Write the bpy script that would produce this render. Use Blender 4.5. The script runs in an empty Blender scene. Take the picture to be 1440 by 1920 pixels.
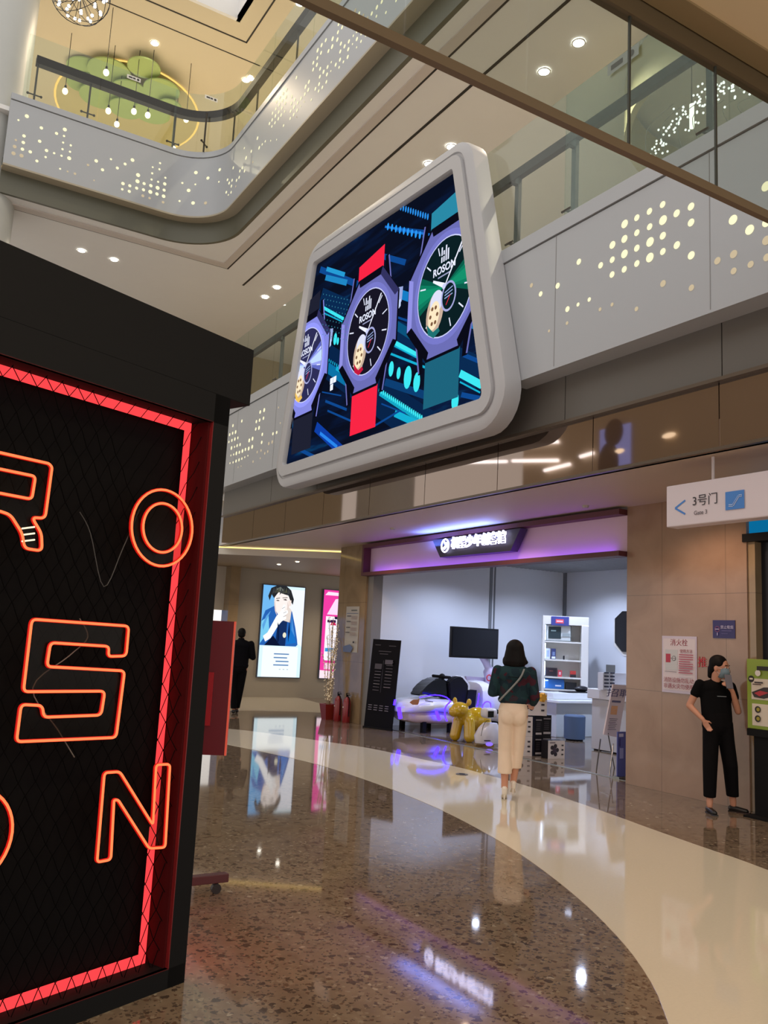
import bpy, bmesh, math, random
from mathutils import Vector, Matrix
random.seed(7)
PI = math.pi
SC = bpy.context.scene
COL = SC.collection

# ------------------------------------------------------------------ camera, world, exposure
F, PITCH, ROLL, YAW, CH = 1592.0, .150587, .0506969, .53694, 1.58
cp, sp, cr, sr = math.cos(PITCH), math.sin(PITCH), math.cos(ROLL), math.sin(ROLL)
fw0 = Vector((math.sin(YAW), math.cos(YAW), 0)); rt0 = Vector((math.cos(YAW), -math.sin(YAW), 0)); up0 = Vector((0, 0, 1))
FW = fw0*cp + up0*sp
U0 = -fw0*sp + up0*cp
RT = rt0*cr + U0*sr
UP = -rt0*sr + U0*cr
CAM = Vector((0, 0, CH))
cd = bpy.data.cameras.new('camera'); cam = bpy.data.objects.new('camera', cd); COL.objects.link(cam)
cam.matrix_world = Matrix(((RT.x, UP.x, -FW.x, 0), (RT.y, UP.y, -FW.y, 0), (RT.z, UP.z, -FW.z, CH), (0, 0, 0, 1)))
cd.sensor_fit = 'VERTICAL'; cd.sensor_height = 24.0; cd.lens = F/1920*24.0
cd.clip_start = .05; cd.clip_end = 200
SC.camera = cam
W = bpy.data.worlds.new('world'); SC.world = W; W.use_nodes = True
W.node_tree.nodes['Background'].inputs[0].default_value = (1.0, .955, .90, 1)
W.node_tree.nodes['Background'].inputs[1].default_value = 1.15
SC.view_settings.view_transform = 'Standard'; SC.view_settings.look = 'None'
SC.view_settings.exposure = 0.0; SC.view_settings.gamma = 1.0
try: SC.view_settings.use_curve_mapping = False
except Exception: pass

def at(px, py, **k):
    """point of the photograph's pixel on a known real plane (x=, y= or z=)"""
    d = FW + RT*((px-720)/F) - UP*((py-960)/F)
    a = list(k)[0]; i = 'xyz'.index(a)
    return CAM + d*((k[a]-CAM[i])/d[i])

def lin(c):
    return tuple(((v/255)/12.92 if v/255 <= .04045 else ((v/255+.055)/1.055)**2.4) for v in c[:3]) + (1,)

# ------------------------------------------------------------------ materials
MC = {}
def M(name, c=(200, 200, 200), rough=.5, metal=0, emit=0, ec=None, noise=0, nscale=8, spec=.5, bump=0, coat=0):
    if name in MC: return MC[name]
    m = bpy.data.materials.new(name); m.use_nodes = True; MC[name] = m
    nt = m.node_tree; b = nt.nodes['Principled BSDF']
    b.inputs['Base Color'].default_value = lin(c); b.inputs['Roughness'].default_value = rough
    b.inputs['Metallic'].default_value = metal; b.inputs['Specular IOR Level'].default_value = spec
    if coat: b.inputs['Coat Weight'].default_value = coat; b.inputs['Coat Roughness'].default_value = .05
    if emit:
        b.inputs['Emission Color'].default_value = lin(ec or c); b.inputs['Emission Strength'].default_value = emit
    if noise or bump:
        tc = nt.nodes.new('ShaderNodeTexCoord'); n = nt.nodes.new('ShaderNodeTexNoise'); n.inputs['Scale'].default_value = nscale
        n.inputs['Detail'].default_value = 6
        nt.links.new(tc.outputs['Object'], n.inputs['Vector'])
        if noise:
            mr = nt.nodes.new('ShaderNodeMapRange'); mr.inputs[3].default_value = 1-noise; mr.inputs[4].default_value = 1+noise
            mx = nt.nodes.new('ShaderNodeVectorMath'); mx.operation = 'SCALE'; mx.inputs[0].default_value = lin(c)[:3]
            nt.links.new(n.outputs[0], mr.inputs[0]); nt.links.new(mr.outputs[0], mx.inputs['Scale']); nt.links.new(mx.outputs[0], b.inputs['Base Color'])
        if bump:
            bp = nt.nodes.new('ShaderNodeBump'); bp.inputs['Strength'].default_value = bump; bp.inputs['Distance'].default_value = .01
            nt.links.new(n.outputs[0], bp.inputs['Height']); nt.links.new(bp.outputs[0], b.inputs['Normal'])
    return m

def E(name, c, s=1.0):
    """something that gives off light"""
    if name in MC: return MC[name]
    m = bpy.data.materials.new(name); m.use_nodes = True; MC[name] = m
    nt = m.node_tree; nt.nodes.remove(nt.nodes['Principled BSDF'])
    e = nt.nodes.new('ShaderNodeEmission'); e.inputs[0].default_value = lin(c); e.inputs[1].default_value = s
    nt.links.new(e.outputs[0], nt.nodes['Material Output'].inputs[0])
    return m

def glass(name, tint=(225, 235, 230), refl=.12, rough=.02):
    if name in MC: return MC[name]
    m = bpy.data.materials.new(name); m.use_nodes = True; MC[name] = m
    nt = m.node_tree; nt.nodes.remove(nt.nodes['Principled BSDF'])
    t = nt.nodes.new('ShaderNodeBsdfTransparent'); t.inputs[0].default_value = lin(tint)
    g = nt.nodes.new('ShaderNodeBsdfGlossy'); g.inputs['Roughness'].default_value = rough
    lw = nt.nodes.new('ShaderNodeLayerWeight'); lw.inputs[0].default_value = .25
    mr = nt.nodes.new('ShaderNodeMapRange'); mr.inputs[3].default_value = refl*.3; mr.inputs[4].default_value = min(1, refl*1.6)
    mx = nt.nodes.new('ShaderNodeMixShader')
    nt.links.new(lw.outputs['Facing'], mr.inputs[0]); nt.links.new(mr.outputs[0], mx.inputs[0])
    nt.links.new(t.outputs[0], mx.inputs[1]); nt.links.new(g.outputs[0], mx.inputs[2])
    nt.links.new(mx.outputs[0], nt.nodes['Material Output'].inputs[0])
    return m

def terrazzo():
    m = bpy.data.materials.new('terrazzo'); m.use_nodes = True; nt = m.node_tree; b = nt.nodes['Principled BSDF']
    tc = nt.nodes.new('ShaderNodeTexCoord')
    base = (116, 99, 82)
    last = None
    def mixc(a, c, fac):
        mx = nt.nodes.new('ShaderNodeMix'); mx.data_type = 'RGBA'
        nt.links.new(fac, mx.inputs[0])
        if a is None: mx.inputs[6].default_value = lin(base)
        else: nt.links.new(a, mx.inputs[6])
        mx.inputs[7].default_value = lin(c); return mx.outputs[2]
    wn = nt.nodes.new('ShaderNodeTexNoise'); wn.inputs['Scale'].default_value = 38; nt.links.new(tc.outputs['Object'], wn.inputs['Vector'])
    ws = nt.nodes.new('ShaderNodeVectorMath'); ws.operation = 'SCALE'; ws.inputs['Scale'].default_value = .045; nt.links.new(wn.outputs[1], ws.inputs[0])
    warp = nt.nodes.new('ShaderNodeVectorMath'); warp.operation = 'ADD'; nt.links.new(tc.outputs['Object'], warp.inputs[0]); nt.links.new(ws.outputs[0], warp.inputs[1])
    nz = nt.nodes.new('ShaderNodeTexNoise'); nz.inputs['Scale'].default_value = 9; nz.inputs['Detail'].default_value = 8
    nt.links.new(tc.outputs['Object'], nz.inputs['Vector'])
    mr = nt.nodes.new('ShaderNodeMapRange'); mr.inputs[1].default_value = .35; mr.inputs[2].default_value = .7
    nt.links.new(nz.outputs[0], mr.inputs[0]); last = mixc(None, (132, 114, 94), mr.outputs[0])
    for sc, th, keep, c in ((16, .34, .60, (74, 60, 50)), (22, .34, .62, (132, 116, 96)), (40, .40, .5, (86, 72, 60)), (13, .20, .82, (156, 144, 124)), (30, .34, .82, (140, 126, 106)), (24, .3, .75, (96, 74, 58))):
        v = nt.nodes.new('ShaderNodeTexVoronoi'); v.inputs['Scale'].default_value = sc
        off = nt.nodes.new('ShaderNodeVectorMath'); off.operation = 'ADD'; off.inputs[1].default_value = (sc*.13, sc*.71, .5)
        nt.links.new(warp.outputs[0], off.inputs[0]); nt.links.new(off.outputs[0], v.inputs['Vector'])
        lt = nt.nodes.new('ShaderNodeMath'); lt.operation = 'LESS_THAN'; lt.inputs[1].default_value = th
        nt.links.new(v.outputs['Distance'], lt.inputs[0])
        sx = nt.nodes.new('ShaderNodeSeparateColor'); nt.links.new(v.outputs['Color'], sx.inputs[0])
        gt = nt.nodes.new('ShaderNodeMath'); gt.operation = 'GREATER_THAN'; gt.inputs[1].default_value = keep
        nt.links.new(sx.outputs[0], gt.inputs[0])
        ml = nt.nodes.new('ShaderNodeMath'); ml.operation = 'MULTIPLY'; nt.links.new(lt.outputs[0], ml.inputs[0]); nt.links.new(gt.outputs[0], ml.inputs[1])
        last = mixc(last, c, ml.outputs[0])
    nt.links.new(last, b.inputs['Base Color'])
    b.inputs['Roughness'].default_value = .045; b.inputs['Specular IOR Level'].default_value = .8
    return m

def marble(name, c, c2, rough=.12):
    m = bpy.data.materials.new(name); m.use_nodes = True; nt = m.node_tree; b = nt.nodes['Principled BSDF']
    tc = nt.nodes.new('ShaderNodeTexCoord')
    n = nt.nodes.new('ShaderNodeTexNoise'); n.inputs['Scale'].default_value = 2.2; n.inputs['Detail'].default_value = 10; n.inputs['Distortion'].default_value = .6
    nt.links.new(tc.outputs['Object'], n.inputs['Vector'])
    r = nt.nodes.new('ShaderNodeMapRange'); r.inputs[1].default_value = .3; r.inputs[2].default_value = .7
    mx = nt.nodes.new('ShaderNodeMix'); mx.data_type = 'RGBA'; mx.inputs[6].default_value = lin(c); mx.inputs[7].default_value = lin(c2)
    nt.links.new(n.outputs[0], r.inputs[0]); nt.links.new(r.outputs[0], mx.inputs[0])
    # slab joints
    br = nt.nodes.new('ShaderNodeTexBrick'); br.offset = 0; br.inputs['Scale'].default_value = 1
    br.inputs['Brick Width'].default_value = .9; br.inputs['Row Height'].default_value = 1.15; br.inputs['Mortar Size'].default_value = .003
    sp_ = nt.nodes.new('ShaderNodeSeparateXYZ'); cb = nt.nodes.new('ShaderNodeCombineXYZ'); ad = nt.nodes.new('ShaderNodeMath'); ad.operation = 'ADD'
    nt.links.new(tc.outputs['Object'], sp_.inputs[0]); nt.links.new(sp_.outputs[0], ad.inputs[0]); nt.links.new(sp_.outputs[1], ad.inputs[1])
    nt.links.new(ad.outputs[0], cb.inputs[0]); nt.links.new(sp_.outputs[2], cb.inputs[1]); nt.links.new(cb.outputs[0], br.inputs['Vector'])
    m2 = nt.nodes.new('ShaderNodeMix'); m2.data_type = 'RGBA'; nt.links.new(br.outputs['Fac'], m2.inputs[0])
    nt.links.new(mx.outputs[2], m2.inputs[6]); m2.inputs[7].default_value = lin(tuple(v*.7 for v in c))
    nt.links.new(m2.outputs[2], b.inputs['Base Color'])
    b.inputs['Roughness'].default_value = rough; b.inputs['Specular IOR Level'].default_value = .6
    return m

# ------------------------------------------------------------------ mesh helpers
class G:
    def __init__(s): s.b = bmesh.new(); s.mi = 0
    def _f(s, vs):
        try: f = s.b.faces.new(vs); f.material_index = s.mi; return f
        except ValueError: return None
    def box(s, x0, x1, y0, y1, z0, z1, bev=0):
        x0, x1 = sorted((x0, x1)); y0, y1 = sorted((y0, y1)); z0, z1 = sorted((z0, z1))
        v = [s.b.verts.new((x, y, z)) for z in (z0, z1) for x, y in ((x0, y0), (x1, y0), (x1, y1), (x0, y1))]
        fs = [s._f([v[i] for i in q]) for q in ((3, 2, 1, 0), (4, 5, 6, 7), (0, 1, 5, 4), (1, 2, 6, 5), (2, 3, 7, 6), (3, 0, 4, 7))]
        if bev:
            es = {e for f in fs for e in f.edges}
            r = bmesh.ops.bevel(s.b, geom=list(es), offset=bev, segments=3, profile=.5, affect='EDGES')
            for f in r['faces']: f.material_index = s.mi
        return s
    def loft(s, rings, cap=True, close=True):
        rs = [[s.b.verts.new(p) for p in r] for r in rings]
        n = len(rs[0])
        for a, b in zip(rs, rs[1:]):
            for i in range(n if close else n-1):
                j = (i+1) % n; s._f([a[i], a[j], b[j], b[i]])
        if cap: s._f(rs[0][::-1]); s._f(rs[-1])
        return s
    def cyl(s, p0, p1, r0, r1=None, n=16):
        r1 = r0 if r1 is None else r1
        p0, p1 = Vector(p0), Vector(p1); d = (p1-p0).normalized(); q = d.orthogonal().normalized(); w = d.cross(q)
        return s.loft([[p+(q*math.cos(2*PI*i/n)+w*math.sin(2*PI*i/n))*r for i in range(n)] for p, r in ((p0, r0), (p1, r1))])
    def tube(s, pts, r, n=8, closed=False, flat=None):
        pts = [Vector(p) for p in pts]; k = len(pts); rings = []; q = None
        for i, p in enumerate(pts):
            a = pts[(i-1) % k] if (closed or i) else p; c = pts[(i+1) % k] if (closed or i < k-1) else p
            d = (c-a).normalized()
            if q is None: q = d.orthogonal().normalized()
            q = (q-d*q.dot(d)).normalized(); w = d.cross(q)
            rr = r[i] if isinstance(r, (list, tuple)) else r
            rings.append([p+(q*math.cos(2*PI*j/n)+w*math.sin(2*PI*j/n))*rr for j in range(n)])
        if closed: rings.append(rings[0])
        return s.loft(rings, cap=not closed)
    def ell(s, c, r, n=16, m=10, rot=None):
        c = Vector(c); r = (r, r, r) if not isinstance(r, (tuple, list)) else r
        rings = []
        for i in range(1, m):
            t = PI*i/m
            ring = []
            for j in range(n):
                a = 2*PI*j/n
                v = Vector((r[0]*math.sin(t)*math.cos(a), r[1]*math.sin(t)*math.sin(a), -r[2]*math.cos(t)))
                ring.append(c+(rot @ v if rot else v))
            rings.append(ring)
        rs = [[s.b.verts.new(p) for p in q] for q in rings]
        for a, b in zip(rs, rs[1:]):
            for i in range(n): s._f([a[i], a[(i+1) % n], b[(i+1) % n], b[i]])
        for ring, z in ((rs[0], -1), (rs[-1], 1)):
            v = Vector((0, 0, z*r[2])); t = s.b.verts.new(c+(rot @ v if rot else v))
            for i in range(n): s._f([ring[(i+1) % n], ring[i], t] if z < 0 else [ring[i], ring[(i+1) % n], t])
        return s
    def cap(s, p0, p1, r0, r1=None, n=14, fl=1.0, ax=None):
        """rounded tapered limb; fl squeezes the section along ax"""
        r1 = r0 if r1 is None else r1
        p0, p1 = Vector(p0), Vector(p1); d = (p1-p0); L = d.length; d = d.normalized()
        if ax is not None:
            q = Vector(ax); q = (q-d*q.dot(d)).normalized()
        else: q = d.orthogonal().normalized()
        w = d.cross(q); rings = []
        for k in range(1, 5):
            t = PI/2*k/4; rings.append((p0-d*r0*math.cos(t)*fl, r0*math.sin(t)))
        for k in range(0, 4):
            t = PI/2*k/4; rings.append((p1+d*r1*math.sin(t)*fl, r1*math.cos(t)))
        return s.loft([[p+(q*math.cos(2*PI*i/n)*fl+w*math.sin(2*PI*i/n))*r for i in range(n)] for p, r in rings])
    def prism(s, pts, off):
        off = Vector(off); pts = [Vector(p) for p in pts]
        return s.loft([pts, [p+off for p in pts]])
    def poly(s, pts):
        s._f([s.b.verts.new(p) for p in pts]); return s
    def disc(s, c, nrm, r, n=20, sy=1):
        c = Vector(c); d = Vector(nrm).normalized(); q = Vector((0, 0, 1)) if abs(d.z) < .9 else Vector((1, 0, 0))
        q = (q-d*q.dot(d)).normalized(); w = d.cross(q)
        return s.poly([c+q*math.cos(-2*PI*i/n)*r*sy+w*math.sin(-2*PI*i/n)*r for i in range(n)][::-1])

def obj(name, g, mat, parent=None, smooth=None, mods=None):
    me = bpy.data.meshes.new(name); bmesh.ops.recalc_face_normals(g.b, faces=g.b.faces[:]) if not getattr(g, 'keep', 0) else None
    g.b.to_mesh(me); g.b.free()
    for m in (mat if isinstance(mat, (list, tuple)) else [mat]): me.materials.append(m)
    o = bpy.data.objects.new(name, me); COL.objects.link(o)
    if smooth:
        me.shade_smooth()
        try: me.set_sharp_from_angle(angle=math.radians(smooth if smooth > 1 else 40))
        except Exception: pass
    if parent is not None: o.parent = parent
    return o
def tag(o, label, cat, group=None, kind=None):
    o['label'] = label; o['category'] = cat
    if group: o['group'] = group
    if kind: o['kind'] = kind
    return o
def thing(name, label, cat, loc=(0, 0, 0), rz=0, group=None):
    o = bpy.data.objects.new(name, None); COL.objects.link(o); o.location = loc; o.rotation_euler = (0, 0, rz)
    o.empty_display_size = .1
    return tag(o, label, cat, group)
def struct(name, g, m, label=None, smooth=None):
    o = obj(name, g, m, smooth=smooth); o['kind'] = 'structure'
    o['label'] = label or name; o['category'] = name.split('_')[0]
    return o
def text_into(g, body, size, org, right, up, ext=.002, align='CENTER', sx=1.0, shear=0, bold=0):
    """adds lettering to a mesh: origin, reading direction and up direction in space"""
    c = bpy.data.curves.new('t', 'FONT'); c.body = body; c.size = size; c.align_x = align; c.align_y = 'CENTER'
    c.extrude = ext; c.offset = bold; c.shear = shear; c.resolution_u = 3
    o = bpy.data.objects.new('t', c); COL.objects.link(o)
    dg = bpy.context.evaluated_depsgraph_get(); me = bpy.data.meshes.new_from_object(o.evaluated_get(dg))
    R, U = Vector(right).normalized(), Vector(up).normalized(); N = R.cross(U)
    O = Vector(org)
    vs = [g.b.verts.new(O+R*v.co.x*sx+U*v.co.y+N*(v.co.z+ext)) for v in me.vertices]
    for p in me.polygons: g._f([vs[i] for i in p.vertices])
    bpy.data.objects.remove(o); bpy.data.meshes.remove(me); bpy.data.curves.remove(c)

def clip(poly, cl):
    out = poly
    n = len(cl)
    area = sum(cl[i][0]*cl[(i+1) % n][1]-cl[(i+1) % n][0]*cl[i][1] for i in range(n))
    sg = 1 if area > 0 else -1
    for i in range(n):
        a, b = cl[i], cl[(i+1) % n]; inp, out = out, []
        f = lambda p: sg*((b[0]-a[0])*(p[1]-a[1])-(b[1]-a[1])*(p[0]-a[0]))
        for j in range(len(inp)):
            p, q = inp[j], inp[(j+1) % len(inp)]; fp, fq = f(p), f(q)
            if fp >= 0: out.append(p)
            if (fp > 0 > fq) or (fp < 0 < fq):
                t = fp/(fp-fq); out.append((p[0]+(q[0]-p[0])*t, p[1]+(q[1]-p[1])*t))
        if len(out) < 3: return []
    return out
class Art:
    """flat printed or lit picture: coloured shapes laid on a real plane, u to the right, v up"""
    def __init__(s, org, right, up, clipto=None, lift=.0012, emit=0):
        s.g = G(); s.g.keep = 1; s.O = Vector(org); s.R = Vector(right); s.U = Vector(up); s.N = s.R.cross(s.U).normalized()
        s.c = clipto; s.k = 0; s.lift = lift; s.mats = []; s.idx = {}; s.emit = emit
    def m(s, c):
        if c not in s.idx:
            nm = ('lit_' if s.emit else 'print_')+'%d_%d_%d' % c
            s.idx[c] = len(s.mats); s.mats.append(E(nm+'_%g' % s.emit, c, s.emit) if s.emit else M(nm, c, .6))
        return s.idx[c]
    def P(s, u, v): return s.O+s.R*u+s.U*v+s.N*s.k*s.lift
    def poly(s, pts, c):
        s.k += 1
        if s.c: pts = clip(list(pts), s.c)
        if len(pts) < 3: return
        n = len(pts); area = sum(pts[i][0]*pts[(i+1) % n][1]-pts[(i+1) % n][0]*pts[i][1] for i in range(n))
        if area < 0: pts = pts[::-1]
        s.g.mi = s.m(c); s.g.poly([s.P(*p) for p in pts])
    def rect(s, u0, v0, u1, v1, c): s.poly([(u0, v0), (u1, v0), (u1, v1), (u0, v1)], c)
    def circ(s, u, v, r, c, n=24, ry=None, a=0):
        ry = ry or r
        s.poly([(u+r*math.cos(t)*math.cos(a)-ry*math.sin(t)*math.sin(a), v+r*math.cos(t)*math.sin(a)+ry*math.sin(t)*math.cos(a)) for t in [2*PI*i/n for i in range(n)]], c)
    def line(s, u0, v0, u1, v1, w, c):
        dx, dy = u1-u0, v1-v0; L = math.hypot(dx, dy) or 1; nx, ny = -dy/L*w/2, dx/L*w/2
        s.poly([(u0+nx, v0+ny), (u1+nx, v1+ny), (u1-nx, v1-ny), (u0-nx, v0-ny)], c)
    def text(s, body, size, u, v, c, **k):
        s.k += 1; s.g.mi = s.m(c); text_into(s.g, body, size, s.P(u, v), s.R, s.U, ext=.0003, **k)
    def done(s, name, parent): return obj(name, s.g, s.mats, parent)

def fuse(name, g, mat, parent, vox=.009, smooth=4):
    """one continuous surface from overlapping volumes"""
    me = bpy.data.meshes.new(name); g.b.to_mesh(me); g.b.free()
    o = bpy.data.objects.new(name, me); COL.objects.link(o)
    r = o.modifiers.new('r', 'REMESH'); r.mode = 'VOXEL'; r.voxel_size = vox; r.use_smooth_shade = True
    if smooth: s = o.modifiers.new('s', 'SMOOTH'); s.iterations = smooth; s.factor = .5
    dg = bpy.context.evaluated_depsgraph_get(); m2 = bpy.data.meshes.new_from_object(o.evaluated_get(dg))
    o.modifiers.clear(); o.data = m2; bpy.data.meshes.remove(me); m2.name = name
    m2.materials.clear(); m2.materials.append(mat); m2.shade_smooth(); o.parent = parent
    return o
def lamp(kind, loc, energy, c, size=.1, rot=None, spot=None, blend=.6, name='lamp'):
    l = bpy.data.lights.new(name, kind); l.energy = energy; l.color = lin(c)[:3]
    if kind == 'SPOT': l.spot_size = math.radians(spot or 120); l.spot_blend = blend; l.shadow_soft_size = size
    elif kind == 'POINT': l.shadow_soft_size = size
    else: l.size = size
    o = bpy.data.objects.new(name, l); COL.objects.link(o); o.location = loc
    if rot: o.rotation_euler = rot
    return o

WHITE = M('white_panel', (172, 176, 182), .35)
CEIL = M('ceiling_paint', (232, 231, 230), .7, noise=.02, nscale=2)
CEILW = M('ceiling_warm', (212, 200, 172), .7)
GREY = M('grey_band', (98, 94, 89), .45)
DARK = M('dark_slot', (38, 34, 32), .6)
BRONZE = M('bronze_metal', (58, 52, 44), .5, .3)
BLACKM = M('black_matte', (14, 14, 16), .75, spec=.2)
STEEL = M('brushed_steel', (140, 142, 140), .3, .9)
GLASS = glass('rail_glass', (242, 247, 245), .09)
WARMLED = E('warm_led', (255, 214, 120), 2.2)
LIGHTD = E('downlight_face', (255, 250, 235), 24)
DOT = E('perforation_glow', (255, 246, 200), 1.15)
DOTD = E('perforation_glow_dim', (225, 205, 170), .8)

# ================================================================== STRUCTURE
g = G(); g.box(-6, 15, -4, 32, -.1, 0)
struct('floor', g, terrazzo(), 'brown polished terrazzo floor')

def curve_pts(px): return [at(x, y, z=0) for x, y in px]
def smooth_line(pts, n=8):
    out = []
    k = len(pts)
    for i in range(k-1):
        p0, p1, p2, p3 = pts[max(i-1, 0)], pts[i], pts[i+1], pts[min(i+2, k-1)]
        for j in range(n):
            t = j/n
            out.append(.5*((2*p1)+(p2-p0)*t+(2*p0-5*p1+4*p2-p3)*t*t+(3*p1-p0-3*p2+p3)*t**3))
    out.append(pts[-1]); return out
inn = curve_pts([(421, 1395), (469, 1404.6), (554, 1423), (619, 1440), (700, 1467), (760, 1490), (832, 1521), (900, 1556), (982, 1606), (1072, 1674), (1147, 1745), (1207, 1820), (1252, 1917)])
outr = curve_pts([(421, 1366), (471, 1371), (551, 1382), (619, 1392), (700, 1404.6), (855, 1438), (905, 1451), (1000, 1477.5), (1120, 1517.8), (1220, 1554), (1313, 1587), (1440, 1632)])
d = (inn[-1]-inn[-3]).normalized(); inn = smooth_line([inn[0]+(inn[0]-inn[2])*1.2]+inn+[inn[-1]+d*1.2+Vector((-.25, 0, 0)), inn[-1]+d*3+Vector((-1.2, 0, 0))], 5)
d = (outr[-1]-outr[-2]).normalized(); outr = smooth_line([outr[0]+(outr[0]-outr[1])*1.6]+outr+[outr[-1]+d*2+Vector((-.2, 0, 0)), outr[-1]+d*5+Vector((-1.6, 0, 0))], 5)
CREAM = M('cream_terrazzo', (214, 204, 182), .06, noise=.05, nscale=60, spec=.6)
def band(a, b, n, mat, label):
    def resample(l, m=90):
        L = [0]
        for i in range(1, len(l)): L.append(L[-1]+(l[i]-l[i-1]).length)
        out = []
        for k in range(m+1):
            s_ = L[-1]*k/m; i = max(j for j in range(len(L)) if L[j] <= s_+1e-9); i = min(i, len(l)-2)
            out.append(l[i].lerp(l[i+1], (s_-L[i])/(L[i+1]-L[i])))
        return out
    A, B = resample(a), resample(b); gg = G()
    top = Vector((0, 0, .0025))
    gg.loft([[A[i], B[i], B[i]+top, A[i]+top] for i in range(len(A))])
    return struct(n, gg, mat, label)
band(inn, outr, 'trim_1', CREAM, 'curved cream stone band in floor')
far1 = [at(x, y, z=0) for x, y in ((380, 1333), (470, 1332), (560, 1334), (680, 1340))]
far2 = [Vector((p.x+.6, 20.6, 0)) for p in far1]
band(far1, far2, 'trim_2', CREAM, 'far cream stone floor area by light boxes')

# marble walls / pillars, upper edge at the soffit
MARB = marble('beige_marble', (158, 130, 110), (140, 112, 92), .1)
MARB2 = marble('tan_marble', (150, 128, 98), (132, 112, 84), .1)
g = G(); g.box(8.2, 9.2, 5.93, 7.66, 0, 3.44); struct('wall_right', g, MARB, 'beige marble pillar wall right')
g = G(); g.box(8.2, 9.0, 14.3, 15.42, 0, 3.44); struct('wall_middle', g, MARB2, 'tan marble pillar left of the store')
g = G(); g.box(8.24, 8.45, 14.1, 14.3, 0, 2.82); struct('trim_3', g, M('grey_jamb', (120, 116, 112), .4), 'grey jamb left of store opening')
WALLB = M('grey_wall_panel', (156, 147, 134), .35, noise=.03, nscale=3)
g = G(); g.box(7.98, 16, 20.6, 20.8, 0, 3.26); struct('wall_back', g, WALLB, 'grey brown wall carrying two light boxes')
g = G(); g.box(7.72, 7.98, 20.35, 20.8, 0, 3.26); struct('wall_corner', g, MARB2, 'polished marble edge left of light box wall')
# blue shop far left behind the booth
g = G(); g.box(3.0, 7.72, 20.7, 20.8, 2.15, 3.26); struct('trim_4', g, M('shop_fascia', (190, 182, 170), .4), 'pale fascia over blue lit shop')
g = G(); g.box(3.0, 7.72, 22.3, 22.4, 0, 2.6); struct('wall_left_shop', g, E('blue_shop_glow', (110, 160, 225), .9), 'blue lit shop wall far left')
# ground soffit with diagonal end, lower ceiling behind it
L1 = Vector((6.35, 17.55, 0)); L2 = Vector((8.55, 15.9, 0))
g = G(); g.prism([(6.45, -3, 3.44), (15, -3, 3.44), (15, 15.9, 3.44), (8.55, 15.9, 3.44), (6.45, 17.5, 3.44)], (0, 0, .3))
struct('ceiling', g, M('soffit_paint', (196, 176, 156), .6), 'ground floor soffit')
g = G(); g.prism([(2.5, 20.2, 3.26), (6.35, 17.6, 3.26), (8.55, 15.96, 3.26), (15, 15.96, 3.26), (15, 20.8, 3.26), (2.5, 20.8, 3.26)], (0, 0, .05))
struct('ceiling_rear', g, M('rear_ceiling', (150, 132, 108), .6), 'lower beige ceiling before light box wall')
g = G(); dv = (L2-L1).normalized(); nv = Vector((dv.y, -dv.x, 0))
if nv.y > 0: nv = -nv
a = L1-dv*3; b = L2+Vector((0, 0, 0))
g.prism([a+up0*3.26, b+up0*3.26, b+up0*3.40, a+up0*3.40], -nv*.05)
g.box(8.55, 15, 15.9, 15.95, 3.26, 3.4)
struct('trim_5', g, M('white_lip', (215, 208, 196), .5), 'white lip of the light cove')
g = G(); g.prism([a+up0*3.40, b+up0*3.40, b+up0*3.425, a+up0*3.425], -nv*.03)
struct('trim_6', g, WARMLED, 'warm glowing line of the light cove')
# store room
STW = M('store_white', (205, 208, 214), .55)
g = G(); g.box(8.45, 13.3, 14.1, 14.2, 0, 3.32); struct('wall_store_side', g, STW, 'white side wall of toy store')
g = G(); g.box(13.16, 13.3, 4.5, 14.1, 0, 3.32); struct('wall_store_rear', g, STW, 'white rear wall of toy store')
for y_ in (0,):
    g = G(); g.box(11.05, 11.12, 14.085, 14.1, 0, 3.3); g.box(11.17, 11.2, 14.085, 14.1, 0, 3.3); g.box(13.1, 13.16, 14.04, 14.1, 0, 3.3)
    struct('trim_7', g, M('seam_grey', (110, 114, 120), .5), 'grey seams on store wall')
g = G(); g.box(8.5, 13.3, 4.5, 14.2, 3.34, 3.4)
k = 8.5
while k < 13.2: g.box(k, k+.05, 4.5, 14.1, 3.27, 3.34); k += .12
struct('ceiling_store', g, M('store_slats', (150, 152, 154), .6), 'slatted store ceiling')
g = G(); g.box(8.36, 8.41, 7.66, 14.3, 0, .006); struct('trim_8', g, STEEL, 'steel threshold of toy store')
# mirror fascia 3.44..4.10 at x 6.42
MIR = M('tinted_mirror', (142, 126, 116), .03, .92)
ys = [-3, -1.5, .1, 1.7, 3.3, 4.92, 6.51, 8.13, 9.74, 11.28, 12.85, 14.41, 15.95, 17.7]
g = G()
for a_, b_ in zip(ys, ys[1:]): g.box(6.44, 6.455, a_+.006, b_-.006, 3.47, 4.08)
o = struct('trim_9', g, MIR, 'bronze mirror fascia panels')
g = G(); g.box(6.40, 6.47, -3, 17.7, 3.44, 3.47); g.box(6.38, 6.47, -3, 17.7, 4.08, 4.115); g.box(6.456, 6.5, -3, 17.7, 3.44, 4.1)
struct('trim_10', g, M('fascia_rail', (96, 84, 72), .35, .5), 'metal rails of mirror fascia')
g = G(); ys2 = [-3, -1, .8, 2.8, 4.87, 6.93, 8.98, 11, 13.1, 15.1, 17.7]
for a_, b_ in zip(ys2, ys2[1:]): g.box(6.42, 6.5, a_+.006, b_-.006, 4.115, 4.95)
struct('trim_11', g, GREY, 'grey metal band above mirror fascia')
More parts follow.
